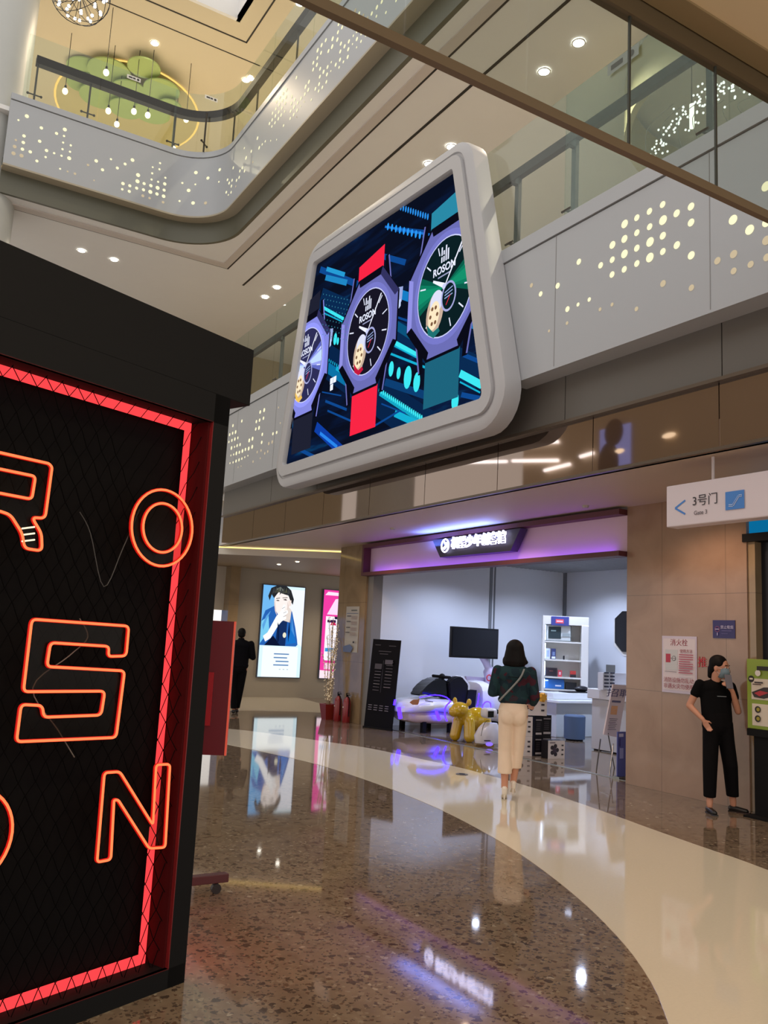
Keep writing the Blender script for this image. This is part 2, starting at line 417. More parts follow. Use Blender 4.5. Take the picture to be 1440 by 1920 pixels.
# second floor slab + parapet panels (slanted ends beside the big screen)
g = G(); g.box(6.5, 16, -3, 30, 4.5, 4.9); g.box(6.2, 6.5, -3, 30, 4.72, 4.9); struct('ceiling_slab', g, CEIL, 'second floor slab')
g = G(); g.box(6.24, 16, -3, 30, 6.2, 6.36); struct('floor_upper', g, M('upper_floor', (150, 140, 124), .4), 'second floor surface')
X2 = 6.15
def parapet(name, pts, lab):
    g_ = G(); g_.prism([(X2, y, z) for y, z in pts], (.07, 0, 0)); return struct(name, g_, WHITE, lab)
pr = parapet('trim_12', [(-3, 4.67), (7.6, 4.67), (7.98, 6.2), (-3, 6.2)], 'white perforated parapet right of screen')
g = G(); g.prism([(X2-.02, -3, 6.215), (X2-.02, 7.98, 6.215), (X2-.02, 8.04, 6.39), (X2-.02, -3, 6.39)], (.16, 0, 0))
g.prism([(X2, -3, 4.64), (X2, 7.6, 4.64), (X2, 7.6, 4.67), (X2, -3, 4.67)], (.27, 0, 0))
struct('trim_13', g, WHITE, 'white cap and underside of right parapet')
pl = parapet('trim_14', [(13.0, 4.67), (18.5, 4.67), (18.5, 6.2), (12.6, 6.2)], 'white perforated parapet left of screen')
g = G(); g.prism([(X2-.02, 12.6, 6.215), (X2-.02, 18.5, 6.215), (X2-.02, 18.5, 6.39), (X2-.02, 12.55, 6.39)], (.16, 0, 0))
g.prism([(X2, 13, 4.64), (X2, 18.5, 4.64), (X2, 18.5, 4.67), (X2, 13, 4.67)], (.27, 0, 0))
struct('trim_15', g, WHITE, 'white cap and underside of left parapet')
# hairline panel joints
g = G()
for y in (6.83, 4.78, 2.7, .6): g.box(X2-.003, X2, y-.004, y+.004, 4.67, 6.2)
for y in (14.5, 16.5): g.box(X2-.003, X2, y-.004, y+.004, 4.67, 6.2)
struct('trim_16', g, M('joint_line', (140, 140, 142), .6), 'hairline joints between parapet panels')

def dots(parent, fn, lst, r, nrm):
    """lit holes of a perforated panel: list of (px,py,size,dim)"""
    g1 = G(); g1.keep = 1
    for q in lst:
        x, y = q[0], q[1]; s_ = q[2] if len(q) > 2 else 1; dm = q[3] if len(q) > 3 else 0
        g1.mi = dm; p = fn(x, y); g1.disc(p[0] if isinstance(p, tuple) else p, p[1] if isinstance(p, tuple) else nrm, r*s_, 14)
    return obj('perforation_lights', g1, [DOT, DOTD], parent)
R4 = [(723, 453, 1.3), (784, 422), (847, 390), (913, 356), (1055, 366, 1.1), (983, 400, 1.1), (915, 434, 1.4), (848, 467), (1055, 446, 1.1), (784, 497), (722, 528, 1.2), (662, 558, 1.2), (850, 543, 1.4), (914, 512, 1.1), (784, 574, 1.05), (722, 603, 1.3), (661, 632), (984, 559, 1.1), (914, 591), (849, 621, 1.4), (784, 651), (721, 680), (660, 706), (603, 660), (494, 642), (388, 762), (303, 803, .9), (257, 760, .8, 1), (437, 879, .95), (490, 856, .65), (546, 831, .7), (600, 880, .6, 1), (660, 856, .6, 1), (435, 949, .6, 1), (345, 988, .5, 1), (1056, 610, 1.15), (915, 751, 1, 1), (1057, 772, .9, 1), (782, 878, .7, 1), (1265, 432, 1.3), (1348, 482, 1.3), (1187, 637, 1, 1), (1268, 604, 1.1, 1), (1268, 688, .9, 1), (1353, 655, .9, 1), (1430, 265, 1.3), (1432, 445, 1.2), (1432, 535, 1.2, 1), (1434, 620, 1, 1), (122, 957, .6, 1)]
e2 = .004
dots(pr, lambda x, y: at(900+x/2.667, 250+y/2.667, x=X2-e2), [q for q in R4 if at(900+q[0]/2.667, 250+q[1]/2.667, x=X2).z < 6.15], .034, (-1, 0, 0))
L4 = [(132, 497), (192, 466), (110, 558), (130, 548), (150, 540, 1.2), (105, 607, .8), (125, 597), (145, 588, 1.1), (165, 580, .9), (122, 648, 1.2), (143, 640, .7), (160, 632), (180, 625), (118, 698, .6), (137, 692, .7), (155, 684, 1.2), (175, 677), (196, 668, 1.2), (216, 657), (238, 652, 1.2), (262, 640, 1.2), (112, 750, .6), (133, 745, .7), (153, 736), (173, 728), (192, 720, .8), (212, 710, .6), (233, 700, .5), (242, 597, 1.2), (264, 585, 1.2), (290, 470), (312, 460), (338, 447), (316, 405, 1.1), (343, 392, 1.2), (286, 520), (308, 512, 1.2), (330, 556), (326, 610), (374, 618, 1, 1), (397, 607, 1, 1), (402, 552, .9), (427, 543, .9), (296, 675, .8, 1), (322, 665, .8, 1), (347, 684, .8, 1), (367, 672, .8, 1), (268, 740, .8, 1), (316, 718, .6, 1), (167, 778, .5, 1), (187, 770, .5, 1), (440, 375, .6, 1), (452, 480, .6, 1)]
dots(pl, lambda x, y: at(400+x/3.6, 660+y/3.6, x=X2-e2), L4, .034, (-1, 0, 0))

# third floor edge: straight along y=19, fillet, then along x=6
Y3, X3, RF = 19.0, 6.03, 1.15
def edge_path(off, x0=1.33, y1=-3, nseg=14):
    """plan outline of the third floor edge pushed outward by off"""
    pts = [(x0, Y3+off)]
    cx, cy = X3-RF, Y3-RF
    for i in range(nseg+1):
        t = PI/2*(1-i/nseg); pts.append((cx+(RF+off)*math.cos(t), cy+(RF+off)*math.sin(t)))
    pts.append((X3+off, y1)); return pts
def wall_strip(off, z0, z1, th, x0=1.33, y1=-3):
    a_, b_ = edge_path(off, x0, y1), edge_path(off+th, x0, y1); gg = G()
    gg.loft([[(p[0], p[1], z0), (q[0], q[1], z0), (q[0], q[1], z1), (p[0], p[1], z1)] for p, q in zip(a_, b_)])
    return gg
p3 = struct('trim_17', wall_strip(0, 11.35, 12.83, .08), WHITE, 'white perforated parapet of third floor', smooth=30)
struct('trim_18', wall_strip(-.02, 12.85, 12.99, .16), WHITE, 'white cap of third floor parapet', smooth=30)
struct('trim_19', wall_strip(0.0, 11.31, 11.35, .3), M('parapet_under', (170, 160, 140), .5), 'underside of third floor parapet', smooth=30)
struct('trim_20', wall_strip(.27, 10.8, 11.6, .08), M('olive_band', (94, 93, 80), .4), 'olive grey band under third floor parapet', smooth=30)
struct('trim_21', wall_strip(.22, 11.36, 11.38, .04), E('cove_dim', (255, 200, 90), .8), 'warm cove strip behind third floor parapet')
def F3pt(px, py):
    """where the pixel meets the curved parapet face"""
    c = at(px, py, y=Y3)
    if c.x < X3-RF: return (c+Vector((0, -e2, 0)), (0, -1, 0))
    c = at(px, py, x=X3)
    if c.y < Y3-RF: return (c+Vector((-e2, 0, 0)), (-1, 0, 0))
    d_ = FW+RT*((px-720)/F)-UP*((py-960)/F)
    cx, cy = X3-RF, Y3-RF; A_ = d_.x**2+d_.y**2; B_ = -2*(cx*d_.x+cy*d_.y); C_ = cx*cx+cy*cy-RF*RF
    t = (-B_+math.sqrt(max(0, B_*B_-4*A_*C_)))/(2*A_); p = CAM+d_*t; n_ = Vector((cx-p.x, cy-p.y, 0)).normalized()
    return (p+n_*e2*2, n_)
D0 = [(302, 408, 1.2), (207, 452, .6), (465, 540), (270, 630), (178, 676, .7, 1), (262, 704), (165, 750, 1.1, 1), (252, 779), (152, 826, 1.2, 1), (242, 852, 1.2, 1), (340, 809, 1), (446, 690), (523, 794), (415, 912, .9), (513, 868, .7), (609, 824, .7), (636, 602, .95), (729, 558, 1.2), (720, 631, .7), (710, 705, .65), (703, 779, .7), (692, 853, .7), (778, 881, 1.2), (796, 736, .7), (787, 808, .7), (676, 1000, .6), (760, 1030, .6, 1), (843, 1055, .8, 1), (990, 957, .8, 1), (1082, 911, 1.1), (1153, 1011, 1), (1248, 892, .7), (1320, 991, .95), (1407, 946, .95), (1383, 1166, 1.1), (1375, 1230, .8), (1058, 1130, .5, 1)]
D1 = [(43, 361, 1.2), (309, 391, .7), (238, 430, .6), (303, 450, .7), (233, 489, .7), (97, 506, 1.3), (227, 549, .7), (360, 532, .7), (91, 566, 1.3), (155, 588), (290, 571, .7), (17, 609), (220, 608, 1.1), (354, 591, 1.1), (83, 632), (285, 629, 1.3), (149, 648), (348, 651), (12, 663), (215, 668, 1.3), (279, 688, 1.1), (343, 710, 1.2), (143, 706, 1, 1), (208, 728, .8, 1), (338, 768, .9, 1), (655, 483, 1.2), (772, 536, 1.1), (886, 455, 1.1), (524, 583, .7), (650, 597, .6), (878, 572, .6), (585, 655, 1.2), (497, 757, .7), (628, 776, 1.2), (749, 776, 1.1, 1), (1016, 436), (1103, 436), (1080, 466), (1125, 466), (1073, 528), (962, 552, .9), (1005, 556), (1048, 556), (978, 583), (998, 612), (1040, 615, .7, 1), (950, 672, .9), (995, 672, .9), (970, 697, .6), (1140, 340, 1.2), (1190, 277, 1), (1266, 243, 1.1), (1250, 150, 1.1), (1123, 246, .7), (1295, 210, .7), (1325, 180, .7), (1205, 380, .8, 1)]
D2 = [(202, 524), (135, 606), (113, 632, .9), (90, 660, .9), (131, 655, 1.1), (108, 681, 1), (68, 688), (126, 698, .9), (86, 708), (63, 735), (104, 729), (122, 752, .8), (41, 764), (82, 757), (99, 777), (60, 783, 1.1), (38, 810), (80, 802), (20, 834), (57, 829, .9), (36, 854, .8), (171, 652, .9), (190, 674), (167, 697), (210, 694), (185, 722, 1.1), (163, 750), (206, 745), (183, 774), (160, 800, .9), (233, 665), (230, 716, .5), (254, 688, .5), (258, 636), (264, 586, 1.2), (286, 553, 1.1), (282, 607, 1.1), (302, 674, .7), (115, 848, .8), (204, 790, .5, 1), (345, 340, 1.2), (372, 305, 1.1), (400, 272), (368, 357), (343, 392), (316, 424), (340, 438, 1.1), (315, 470), (362, 465), (385, 485, 1.1), (412, 453), (360, 518), (408, 503), (404, 553, .9), (355, 568), (330, 600), (377, 590, .9), (352, 615, .8), (434, 480, .5), (437, 420, .6), (418, 345), (443, 315, 1.2), (446, 262, 1.2), (478, 268, 1.1), (482, 218), (487, 163), (510, 185), (512, 132), (502, 295), (527, 313), (498, 348), (556, 280), (552, 333), (548, 385), (496, 403), (467, 437), (519, 418, .7), (490, 455, .7), (580, 298, .5), (586, 242, .6), (611, 208, 1.1), (610, 264), (641, 225, .9), (638, 280, .7), (564, 163), (588, 185, .6), (598, 74, 1.2, 1), (625, 92), (652, 107, 1, 1), (680, 126, 1.1, 1), (710, 92), (745, 50, 1.1), (778, 12, 1), (742, 110, .7), (806, 85, .7), (875, 5, .7), (670, 240, .6), (608, 320, .5), (28, 950, .5), (68, 943, .5)]
lst = [(x/6, 150+y/6, *r) for x, y, *r in D0]+[(240+x/5.143, 230+y/5.143, *r) for x, y, *r in D1]+[(500+x/3.6, y/3.6, *r) for x, y, *r in D2]
dots(p3, F3pt, [q for q in lst if 11.4 < F3pt(q[0], q[1])[0].z < 12.8], .036, (0, -1, 0))
# second-floor ceiling at z 10.8 around the void with groove lines
def ring_ceiling(name, off, z, th, mat, lab, x0=-1.5):
    pts = edge_path(off, x0); gg = G(); far = [(x0, 32)]+[(16, 32)]*(len(pts)-2)+[(16, -3)]
    gg.loft([[(p[0], p[1], z), (q[0], q[1], z), (q[0], q[1], z+th), (p[0], p[1], z+th)] for p, q in zip(pts, far)])
    return struct(name, gg, mat, lab)
ring_ceiling('ceiling_second', .352, 10.8, .1, CEIL, 'ceiling over second floor')
ring_ceiling('floor_third', .08, 12.6, .1, CEIL, 'third floor slab')
g = G(); s_ = 6.85
g.box(1.6, s_, 19.88, 19.93, 10.79, 10.8); g.box(s_-.05, s_, -3, 19.93, 10.79, 10.8)
g.box(7.52, 7.57, -3, 20.65, 10.79, 10.8)
struct('trim_22', g, DARK, 'dark groove lines in second floor ceiling')
g = G(); g.box(1.6, s_-.05, 19.65, 19.88, 10.775, 10.8); g.box(6.62, s_-.05, -3, 19.65, 10.775, 10.8)
struct('trim_23', g, M('pale_molding', (205, 196, 190), .6), 'pale moulding beside ceiling groove')
# third floor ceiling
ZC = 17.2
gg = G(); gg.prism([(-3, 19.3, ZC), (6.3, 19.3, ZC), (6.3, -3, ZC), (16, -3, ZC), (16, 32, ZC), (-3, 32, ZC)], (0, 0, .1))
struct('ceiling_third', gg, CEILW, 'warm ceiling over third floor')
g = G(); g.box(-3, 6.85, 19.88, 19.92, ZC-.012, ZC); g.box(6.81, 6.85, -3, 19.9, ZC-.012, ZC); g.box(-3, 7.5, 20.55, 20.58, ZC-.01, ZC)
struct('trim_24', g, DARK, 'dark groove lines in third floor ceiling')
g = G(); g.box(-3, 6.3, 19.2, 19.3, ZC, ZC+.6); g.box(6.3, 6.4, -3, 19.3, ZC, ZC+.6)
struct('trim_25', g, CEIL, 'edge of the opening above third floor')
# far walls of the upper floors
UPW = M('upper_wall', (176, 160, 128), .6)
g = G(); g.box(-3, 16, 30, 30.2, 4.9, 17.2); struct('wall_far', g, UPW, 'far wall of upper floors')
g = G(); g.box(12.5, 12.7, -3, 30, 4.9, 17.2); struct('wall_far_right', g, M('upper_wall_grey', (186, 186, 178), .55), 'right wall of upper floors')
g = G(); g.cyl((.95, 20.0, 0), (.95, 20.0, 22), .8, n=48)
struct('wall_column', g, M('white_column', (190, 192, 190), .45, noise=.02), 'round white column', smooth=40)
# near overhead soffit (upper right) with tan edge
TAN = M('tan_soffit', (232, 206, 164), .6)
g = G(); g.box(-1.2, 6.1, -.9, 3.08, 5.3, 5.42); struct('ceiling_near', g, TAN, 'tan soffit overhead')
g = G(); g.box(-1.2, 6.1, 2.93, 3.07, 5.285, 5.3); struct('trim_26', g, M('tan_strip', (150, 128, 92), .5), 'tan edge strip of soffit')

# ================================================================== BIG SCREEN
SX = 5.88; KS = SX/5.5
def yz(y, z): return (y*KS, CH+(z-CH)*KS)
scr = thing('led_screen', 'large trapezoid screen in a thick white frame showing three wristwatches', 'screen', (SX, 9.87, 4.0))
def loc(o, ch):
    """keeps world placement when parented to an empty"""
    ch.matrix_parent_inverse = (Matrix.Translation(o.location) @ Matrix.Rotation(o.rotation_euler[2], 4, 'Z')).inverted()
    return ch
Q = [yz(11.82, 7.54), yz(7.99, 7.33), yz(7.24, 4.28), yz(12.5, 4.32)]          # y,z corners of the lit area
def rounded(Q, off, r, n=7):
    """offset the quad outward and round its corners"""
    c = (sum(q[0] for q in Q)/4, sum(q[1] for q in Q)/4); k = len(Q); lines = []
    for i in range(k):
        a_, b_ = Q[i], Q[(i+1) % k]; dx, dy = b_[0]-a_[0], b_[1]-a_[1]; L = math.hypot(dx, dy); nx, ny = dy/L, -dx/L
        if (a_[0]-c[0])*nx+(a_[1]-c[1])*ny < 0: nx, ny = -nx, -ny
        lines.append((a_[0]+nx*off, a_[1]+ny*off, dx/L, dy/L))
    cs = []
    for i in range(k):
        p, q = lines[i-1], lines[i]; det = p[2]*q[3]-p[3]*q[2]; t = ((q[0]-p[0])*q[3]-(q[1]-p[1])*q[2])/det
        cs.append((p[0]+p[2]*t, p[1]+p[3]*t))
    out = []
    for i in range(k):
        p, c_, q = Vector(cs[i-1]), Vector(cs[i]), Vector(cs[(i+1) % k])
        a_, b_ = (p-c_).normalized(), (q-c_).normalized(); ang = a_.angle(b_); dd = r/math.tan(ang/2)
        s0, s1 = c_+a_*dd, c_+b_*dd; mid = c_+(a_+b_).normalized()*(r/math.sin(ang/2))
        v0, v1 = s0-mid, s1-mid; th = v0.angle(v1)
        for j in range(n+1):
            t = j/n; v = (v0*math.sin((1-t)*th)+v1*math.sin(t*th))/math.sin(th); out.append(tuple(mid+v))
    return out
g = G()
prof = [(0, .05, 5.94), (0, .05, 5.88), (.02, .07, 5.85), (.20, .25, 5.85), (.205, .26, 5.90), (.24, .28, 5.90), (.25, .3, 5.875), (.34, .4, 5.885), (.385, .45, 5.91), (.40, .47, 5.96), (.40, .47, 6.14)]
rings = [[(x, y, z) for y, z in rounded(Q, o_, r_)] for o_, r_, x in prof]
g.loft(rings, cap=False)
g.poly([(6.14, y, z) for y, z in rounded(Q, .40, .47)])
FRW = M('screen_frame_white', (180, 180, 184), .4)
loc(scr, obj('frame', g, FRW, scr, smooth=35))
QC = [(-y, z) for y, z in rounded(Q, -.0, .06, 3)]
A = Art((5.925, 0, 0), (0, -1, 0), (0, 0, 1), clipto=None, lift=.0002, emit=1.1)
NAVY = (10, 18, 36); CY = (20, 170, 205); CYB = (60, 225, 235); BL = (14, 70, 140); LAV = (104, 106, 176); LAVD = (48, 48, 92); INK = (10, 10, 22)
A.c = [(-q[0], q[1]) for q in rounded(Q, 0, .06, 3)]
A.poly(A.c, NAVY)
_m = A.mats[A.idx[NAVY]]; _n = _m.node_tree; _e = [q for q in _n.nodes if q.type == 'EMISSION'][0]
_tc = _n.nodes.new('ShaderNodeTexCoord'); _mp = _n.nodes.new('ShaderNodeMapping'); _mp.inputs['Rotation'].default_value = (math.radians(-28), 0, 0); _mp.inputs['Scale'].default_value = (1, .35, 3.2)
_ns = _n.nodes.new('ShaderNodeTexNoise'); _ns.inputs['Scale'].default_value = 1.3; _ns.inputs['Detail'].default_value = 5
_rp = _n.nodes.new('ShaderNodeValToRGB'); _rp.color_ramp.elements[0].position = .50; _rp.color_ramp.elements[0].color = lin((9, 14, 30)); _rp.color_ramp.elements[1].position = .88; _rp.color_ramp.elements[1].color = lin((10, 92, 150))
_q = _rp.color_ramp.elements.new(.66); _q.color = lin((10, 26, 58))
_n.links.new(_tc.outputs['Object'], _mp.inputs[0]); _n.links.new(_mp.outputs[0], _ns.inputs['Vector']); _n.links.new(_ns.outputs[0], _rp.inputs[0]); _n.links.new(_rp.outputs[0], _e.inputs[0])
def SP(px, py):
    p = at(px, py, x=5.92); return (-p.y, p.z)
def sp(pts, c): A.poly([SP(*p) for p in pts], c)
def streak(x0, y0, x1, y1, w, c):
    w *= KS
    a_, b_ = SP(x0, y0), SP(x1, y1); A.line(a_[0], a_[1], b_[0], b_[1], w, c)
# background: diagonal light trails
for (x0, y0, x1, y1, w, c) in ((560, 640, 905, 880, .5, (8, 34, 70)), (600, 560, 900, 700, .35, (9, 40, 78)), (600, 505, 700, 545, .10, BL), (610, 520, 650, 530, .09, (30, 130, 190)), (612, 504, 646, 515, .07, (36, 150, 205)), (603, 575, 665, 610, .05, CYB), (603, 585, 660, 612, .02, CY), (612, 688, 668, 726, .16, (10, 110, 160)), (630, 690, 668, 715, .06, CY), (716, 480, 760, 492, .08, BL), (740, 548, 790, 565, .12, (20, 120, 190)), (736, 640, 786, 668, .06, CYB), (738, 648, 790, 675, .02, CY), (724, 660, 800, 690, .03, CY), (736, 592, 790, 610, .03, BL), (862, 700, 903, 722, .09, CYB), (862, 716, 900, 736, .02, CY), (868, 665, 904, 680, .05, BL), (865, 600, 898, 612, .10, (20, 110, 170)), (724, 598, 790, 640, .12, (10, 80, 120)), (712, 737, 792, 790, .07, (20, 160, 190)), (740, 775, 790, 798, .09, CY), (715, 757, 760, 775, .02, BL), (610, 752, 650, 768, .04, BL), (614, 770, 660, 790, .03, BL), (592, 800, 640, 845, .16, (14, 60, 160)), (600, 812, 632, 838, .05, (40, 130, 230)), (722, 716, 800, 742, .1, (12, 60, 110)), (865, 740, 903, 748, .06, BL), (745, 430, 800, 436, .06, BL), (722, 425, 806, 440, .03, (30, 110, 200)), (556, 840, 600, 862, .06, BL), (604, 735, 640, 742, .02, BL), (565, 600, 600, 580, .02, BL), (700, 800, 750, 770, .03, BL)):
    streak(x0, y0, x1, y1, w, c)
for i in range(12): p = SP(752+i*4.6, 389+i*1.6); A.circ(p[0], p[1], .022, (40, 140, 230), 8, .05)
for i in range(10): p = SP(728+i*7.5, 425+i*2.0); A.circ(p[0], p[1], .03, (40, 150, 240), 8, .06)
for i in range(22): p = SP(712+i*3.8, 732+i*2.45); A.circ(p[0], p[1], .022, CYB, 8, .04)
for i in range(14): p = SP(618+i*3.6, 676+i*2.2); A.circ(p[0], p[1], .018, CY, 8, .03)
for px, py, r_ in ((722, 686, .05), (735, 692, .09), (749, 700, .07), (766, 708, .13), (783, 717, .11), (612, 628, .05), (630, 636, .08), (635, 640, .05), (855, 752, .1)):
    p = SP(px, py); A.circ(p[0], p[1], r_*.75, CYB, 16, r_*1.25)
for i in range(9):
    for j in range(9): p = SP(608+j*5.6+(i % 2)*2.6, 552+i*9.5+j*1.3); A.circ(p[0], p[1], .012, (60, 140, 160), 6)
for px, py in ((625, 715), (631, 712), (625, 727)): p = SP(px, py); A.rect(p[0]-.05, p[1]-.05, p[0]+.05, p[1]+.05, (235, 240, 255))
def watch(cu, cv, strap, strap2, dial, dial2, accent, scale=1.0, case=LAV):
    """u = -y, v = z on the screen plane; case width about 1.5 m"""
    k = scale*KS; cu, cv = -yz(-cu, cv)[0], yz(-cu, cv)[1]; A.k = 120
    w = .355*k
    # straps
    A.poly([(cu-w, cv+.62*k), (cu+w, cv+.62*k), (cu+w, cv+1.17*k), (cu-w, cv+1.08*k)], strap)
    A.poly([(cu-w, cv+.62*k), (cu+w, cv+.62*k), (cu+w, cv+.74*k), (cu-w, cv+.70*k)], INK)
    A.poly([(cu-w, cv-1.44*k), (cu+w, cv-1.44*k), (cu+w, cv-.72*k), (cu-w, cv-.72*k)], strap2)
    A.poly([(cu-w, cv-.86*k), (cu+w, cv-.80*k), (cu+w, cv-.62*k), (cu-w, cv-.62*k)], INK)
    for sx_ in (-1, 1):
        for sy_ in (-1, 1):
            A.poly([(cu+sx_*.44*k, cv+sy_*.5*k), (cu+sx_*.60*k, cv+sy_*.5*k), (cu+sx_*.50*k, cv+sy_*.98*k), (cu+sx_*.40*k, cv+sy_*.98*k)], INK)
            A.line(cu+sx_*.57*k, cv+sy_*.6*k, cu+sx_*.49*k, cv+sy_*.96*k, .03*k, case)
    # crown
    A.poly([(cu+.70*k, cv+.10*k), (cu+.88*k, cv+.16*k), (cu+.90*k, cv+.36*k), (cu+.72*k, cv+.40*k)], (150, 165, 215))
    A.poly([(cu+.76*k, cv+.05*k), (cu+.86*k, cv+.10*k), (cu+.86*k, cv+.2*k), (cu+.74*k, cv+.2*k)], (190, 205, 240))
    def ring(r, off, ry=1.06, n=8): return [(cu+r*k*math.cos(2*PI*i/n+off), cv+r*k*ry*math.sin(2*PI*i/n+off)) for i in range(n)]
    o8 = PI/8
    A.poly(ring(.88, o8), INK); A.poly(ring(.84, o8), case)
    R8, r8 = ring(.87, o8), ring(.76, o8)
    for i in (0, 1, 3, 4, 6): A.poly([R8[i], R8[(i+1) % 8], r8[(i+1) % 8], r8[i]], (LAVD, INK, (84, 84, 160), (140, 140, 220), INK, LAVD, INK, LAVD)[i])
    A.circ(cu, cv, .655*k, tuple(min(255, int(v*1.12)) for v in case), 40, .70*k)
    A.circ(cu, cv, .585*k, (200, 205, 245), 40, .625*k)
    A.circ(cu, cv, .57*k, dial, 40, .61*k)
    if dial2:
        for s0 in (-1, 1):
            for q, cc in ((.42, dial2[0]), (.28, dial2[1]), (.16, dial2[2])):
                A.poly([(cu, cv)]+[(cu+s0*.56*k*math.cos(t), cv+.60*k*math.sin(t)) for t in [-q+.05+(2*q)*i/8 for i in range(9)]], cc)
    IW = (225, 230, 250); k *= .9
    for i in range(12):
        if i in (0, 8): continue
        t = PI/2-i*PI/6-.22; A.line(cu+.46*k*math.cos(t), cv+.50*k*math.sin(t), cu+.60*k*math.cos(t), cv+.63*k*math.sin(t), .02*k, IW)
    # emblem and name
    for i in range(4): A.rect(cu-.10*k+i*.05*k, cv+.36*k, cu-.07*k+i*.05*k, cv+.58*k-(.06*k if i % 2 else 0), IW)
    A.rect(cu-.10*k, cv+.44*k, cu-.02*k, cv+.46*k, dial)
    A.text('ROSON', .15*k, cu-.02*k, cv+.26*k, IW, bold=.004)
    A.line(cu-.16*k, cv+.165*k, cu+.12*k, cv+.165*k, .02*k, (150, 155, 190))
    # skeleton window and small dial
    A.circ(cu-.20*k, cv-.30*k, .20*k, (196, 170, 150), 24, .30*k, -.2)
    A.circ(cu-.17*k, cv-.16*k, .15*k, (215, 218, 240), 20, .16*k, -.2)
    A.circ(cu-.22*k, cv-.34*k, .13*k, (245, 226, 190), 20, .20*k, -.2)
    for i in range(6): t = i*1.05; A.circ(cu-.22*k+.08*k*math.cos(t), cv-.34*k+.12*k*math.sin(t), .03*k, (120, 84, 60), 8)
    A.poly([(cu-.38*k, cv-.42*k), (cu-.34*k, cv-.58*k), (cu-.2*k, cv-.66*k), (cu-.06*k, cv-.60*k), (cu-.10*k, cv-.54*k), (cu-.22*k, cv-.57*k), (cu-.30*k, cv-.50*k)], accent)
    A.circ(cu+.11*k, cv-.17*k, .17*k, (160, 164, 214), 24, .21*k); A.circ(cu+.11*k, cv-.17*k, .14*k, dial, 24, .18*k)
    for i in range(3): A.line(cu+.02*k, cv-.1*k-i*.04*k, cu+.2*k, cv-.06*k-i*.05*k, .015*k, (150, 170, 220))
    A.line(cu+.06*k, cv-.28*k, cu+.15*k, cv-.16*k, .015*k, (220, 40, 60))
    # hands
    A.poly([(cu-.02*k, cv-.03*k), (cu+.03*k, cv-.0*k), (cu+.40*k, cv+.50*k), (cu+.37*k, cv+.51*k)], (235, 238, 255))
    A.poly([(cu, cv-.03*k), (cu+.02*k, cv+.04*k), (cu-.26*k, cv+.17*k), (cu-.27*k, cv+.14*k)], (235, 238, 255))
    A.circ(cu, cv, .04*k, (200, 205, 240), 12)
watch(-11.93, 5.87, (30, 32, 48), (30, 32, 48), (44, 44, 84), ((96, 106, 190), (150, 160, 235), (190, 215, 250)), (235, 190, 90), .98, (130, 134, 220))
watch(-9.97, 5.85, (240, 36, 66), (240, 36, 66), (22, 20, 34), None, (190, 24, 60), 1.0)
watch(-8.10, 5.87, (40, 132, 160), (28, 96, 120), (10, 30, 34), ((10, 90, 72), (14, 120, 92), (18, 140, 104)), (30, 110, 110), 1.02)
loc(scr, A.done('display', scr))

# ================================================================== BOOTH
BA = 1.1602
BV = Vector((math.sin(BA), math.cos(BA), 0)); BN = Vector((BV.y, -BV.x, 0))
booth = thing('display_booth', 'black display booth with red lit recess behind wire mesh, flat overhanging roof', 'booth', (1.435, 3.975, 0), PI/2-BA)
# local frame: +x along the front to the right, +y into the booth, z up; corner at the origin
BBLK = M('booth_black', (20, 20, 21), .7, noise=.04, nscale=5, spec=.15)
L0 = -2.75
g = G(); g.box(-.1, 0, 0, 1.6, 0, 2.745); g.box(L0, L0+.1, 0, 1.6, 0, 2.745); g.box(L0, 0, 0, 1.6, 2.60, 2.745); g.box(L0, 0, 0, 1.6, 0, .085); g.box(L0, 0, .2, 1.6, 0, 2.7)
obj('body', g, BBLK, booth)
g = G(); g.box(L0-.14, .138, 0, 1.75, 2.745, 3.045, .003); obj('roof', g, BBLK, booth)
g = G(); g.box(L0+.1, -.1, .19, .2, .085, 2.6); obj('back_panel', g, M('booth_back', (13, 12, 13), .8, spec=.1), booth)
g = G(); g.box(-.115, -.1, .02, .19, .085, 2.6); obj('side_lining', g, M('booth_red_lining', (70, 14, 16), .7, spec=.1), booth)
REDL = E('red_led', (255, 66, 70), 1.25)
REDT = E('red_led_thin', (255, 60, 50), .5)
g = G(); g.box(-.160, -.130, .125, .14, .085, 2.60); g.box(L0+.13, -.13, .125, .14, 2.560, 2.60); g.box(L0+.13, -.13, .125, .14, .085, .125); g.box(L0+.13, L0+.168, .125, .14, .085, 2.6)
obj('led_strip', g, REDL, booth)
g = G(); g.box(.002, .014, .2, 1.4, .12, .16); g.box(.002, .014, .2, 1.4, 2.5, 2.54); g.box(.002, .014, .16, .2, .12, 2.54); obj('side_led_strip', g, E('red_led_side', (255, 50, 50), 16), booth)
# inner lip of the frame, reflection of the red LED painted into its colour
g = G(); g.box(-.104, -.1, .0, .02, .08, 2.605); g.box(L0, -.1, .0, .02, 2.6, 2.604); g.box(L0, -.1, 0, .02, .081, .085)
obj('frame_lip', g, M('lip_red_reflection', (120, 30, 32), .35), booth)
# chain-link mesh
g = G(); cw, chh = .075, .125; nx = int(2.55/cw)
for sgn in (1, -1):
    for i in range(-22, nx+1):
        x0 = L0+.12+i*cw; pts = []
        z = .09; k = 0
        while z < 2.6:
            x = x0+sgn*(k*cw/2)+(22*cw if sgn < 0 else 0)*.5
            if L0+.11 < x < -.105: pts.append((x, .055+(.006 if k % 2 else -.006)*sgn, z))
            z += chh/2; k += 1
        if len(pts) > 1: g.tube(pts, .0019, 4)
obj('wire_mesh', g, M('wire_black', (7, 6, 6), .9, spec=.05), booth)

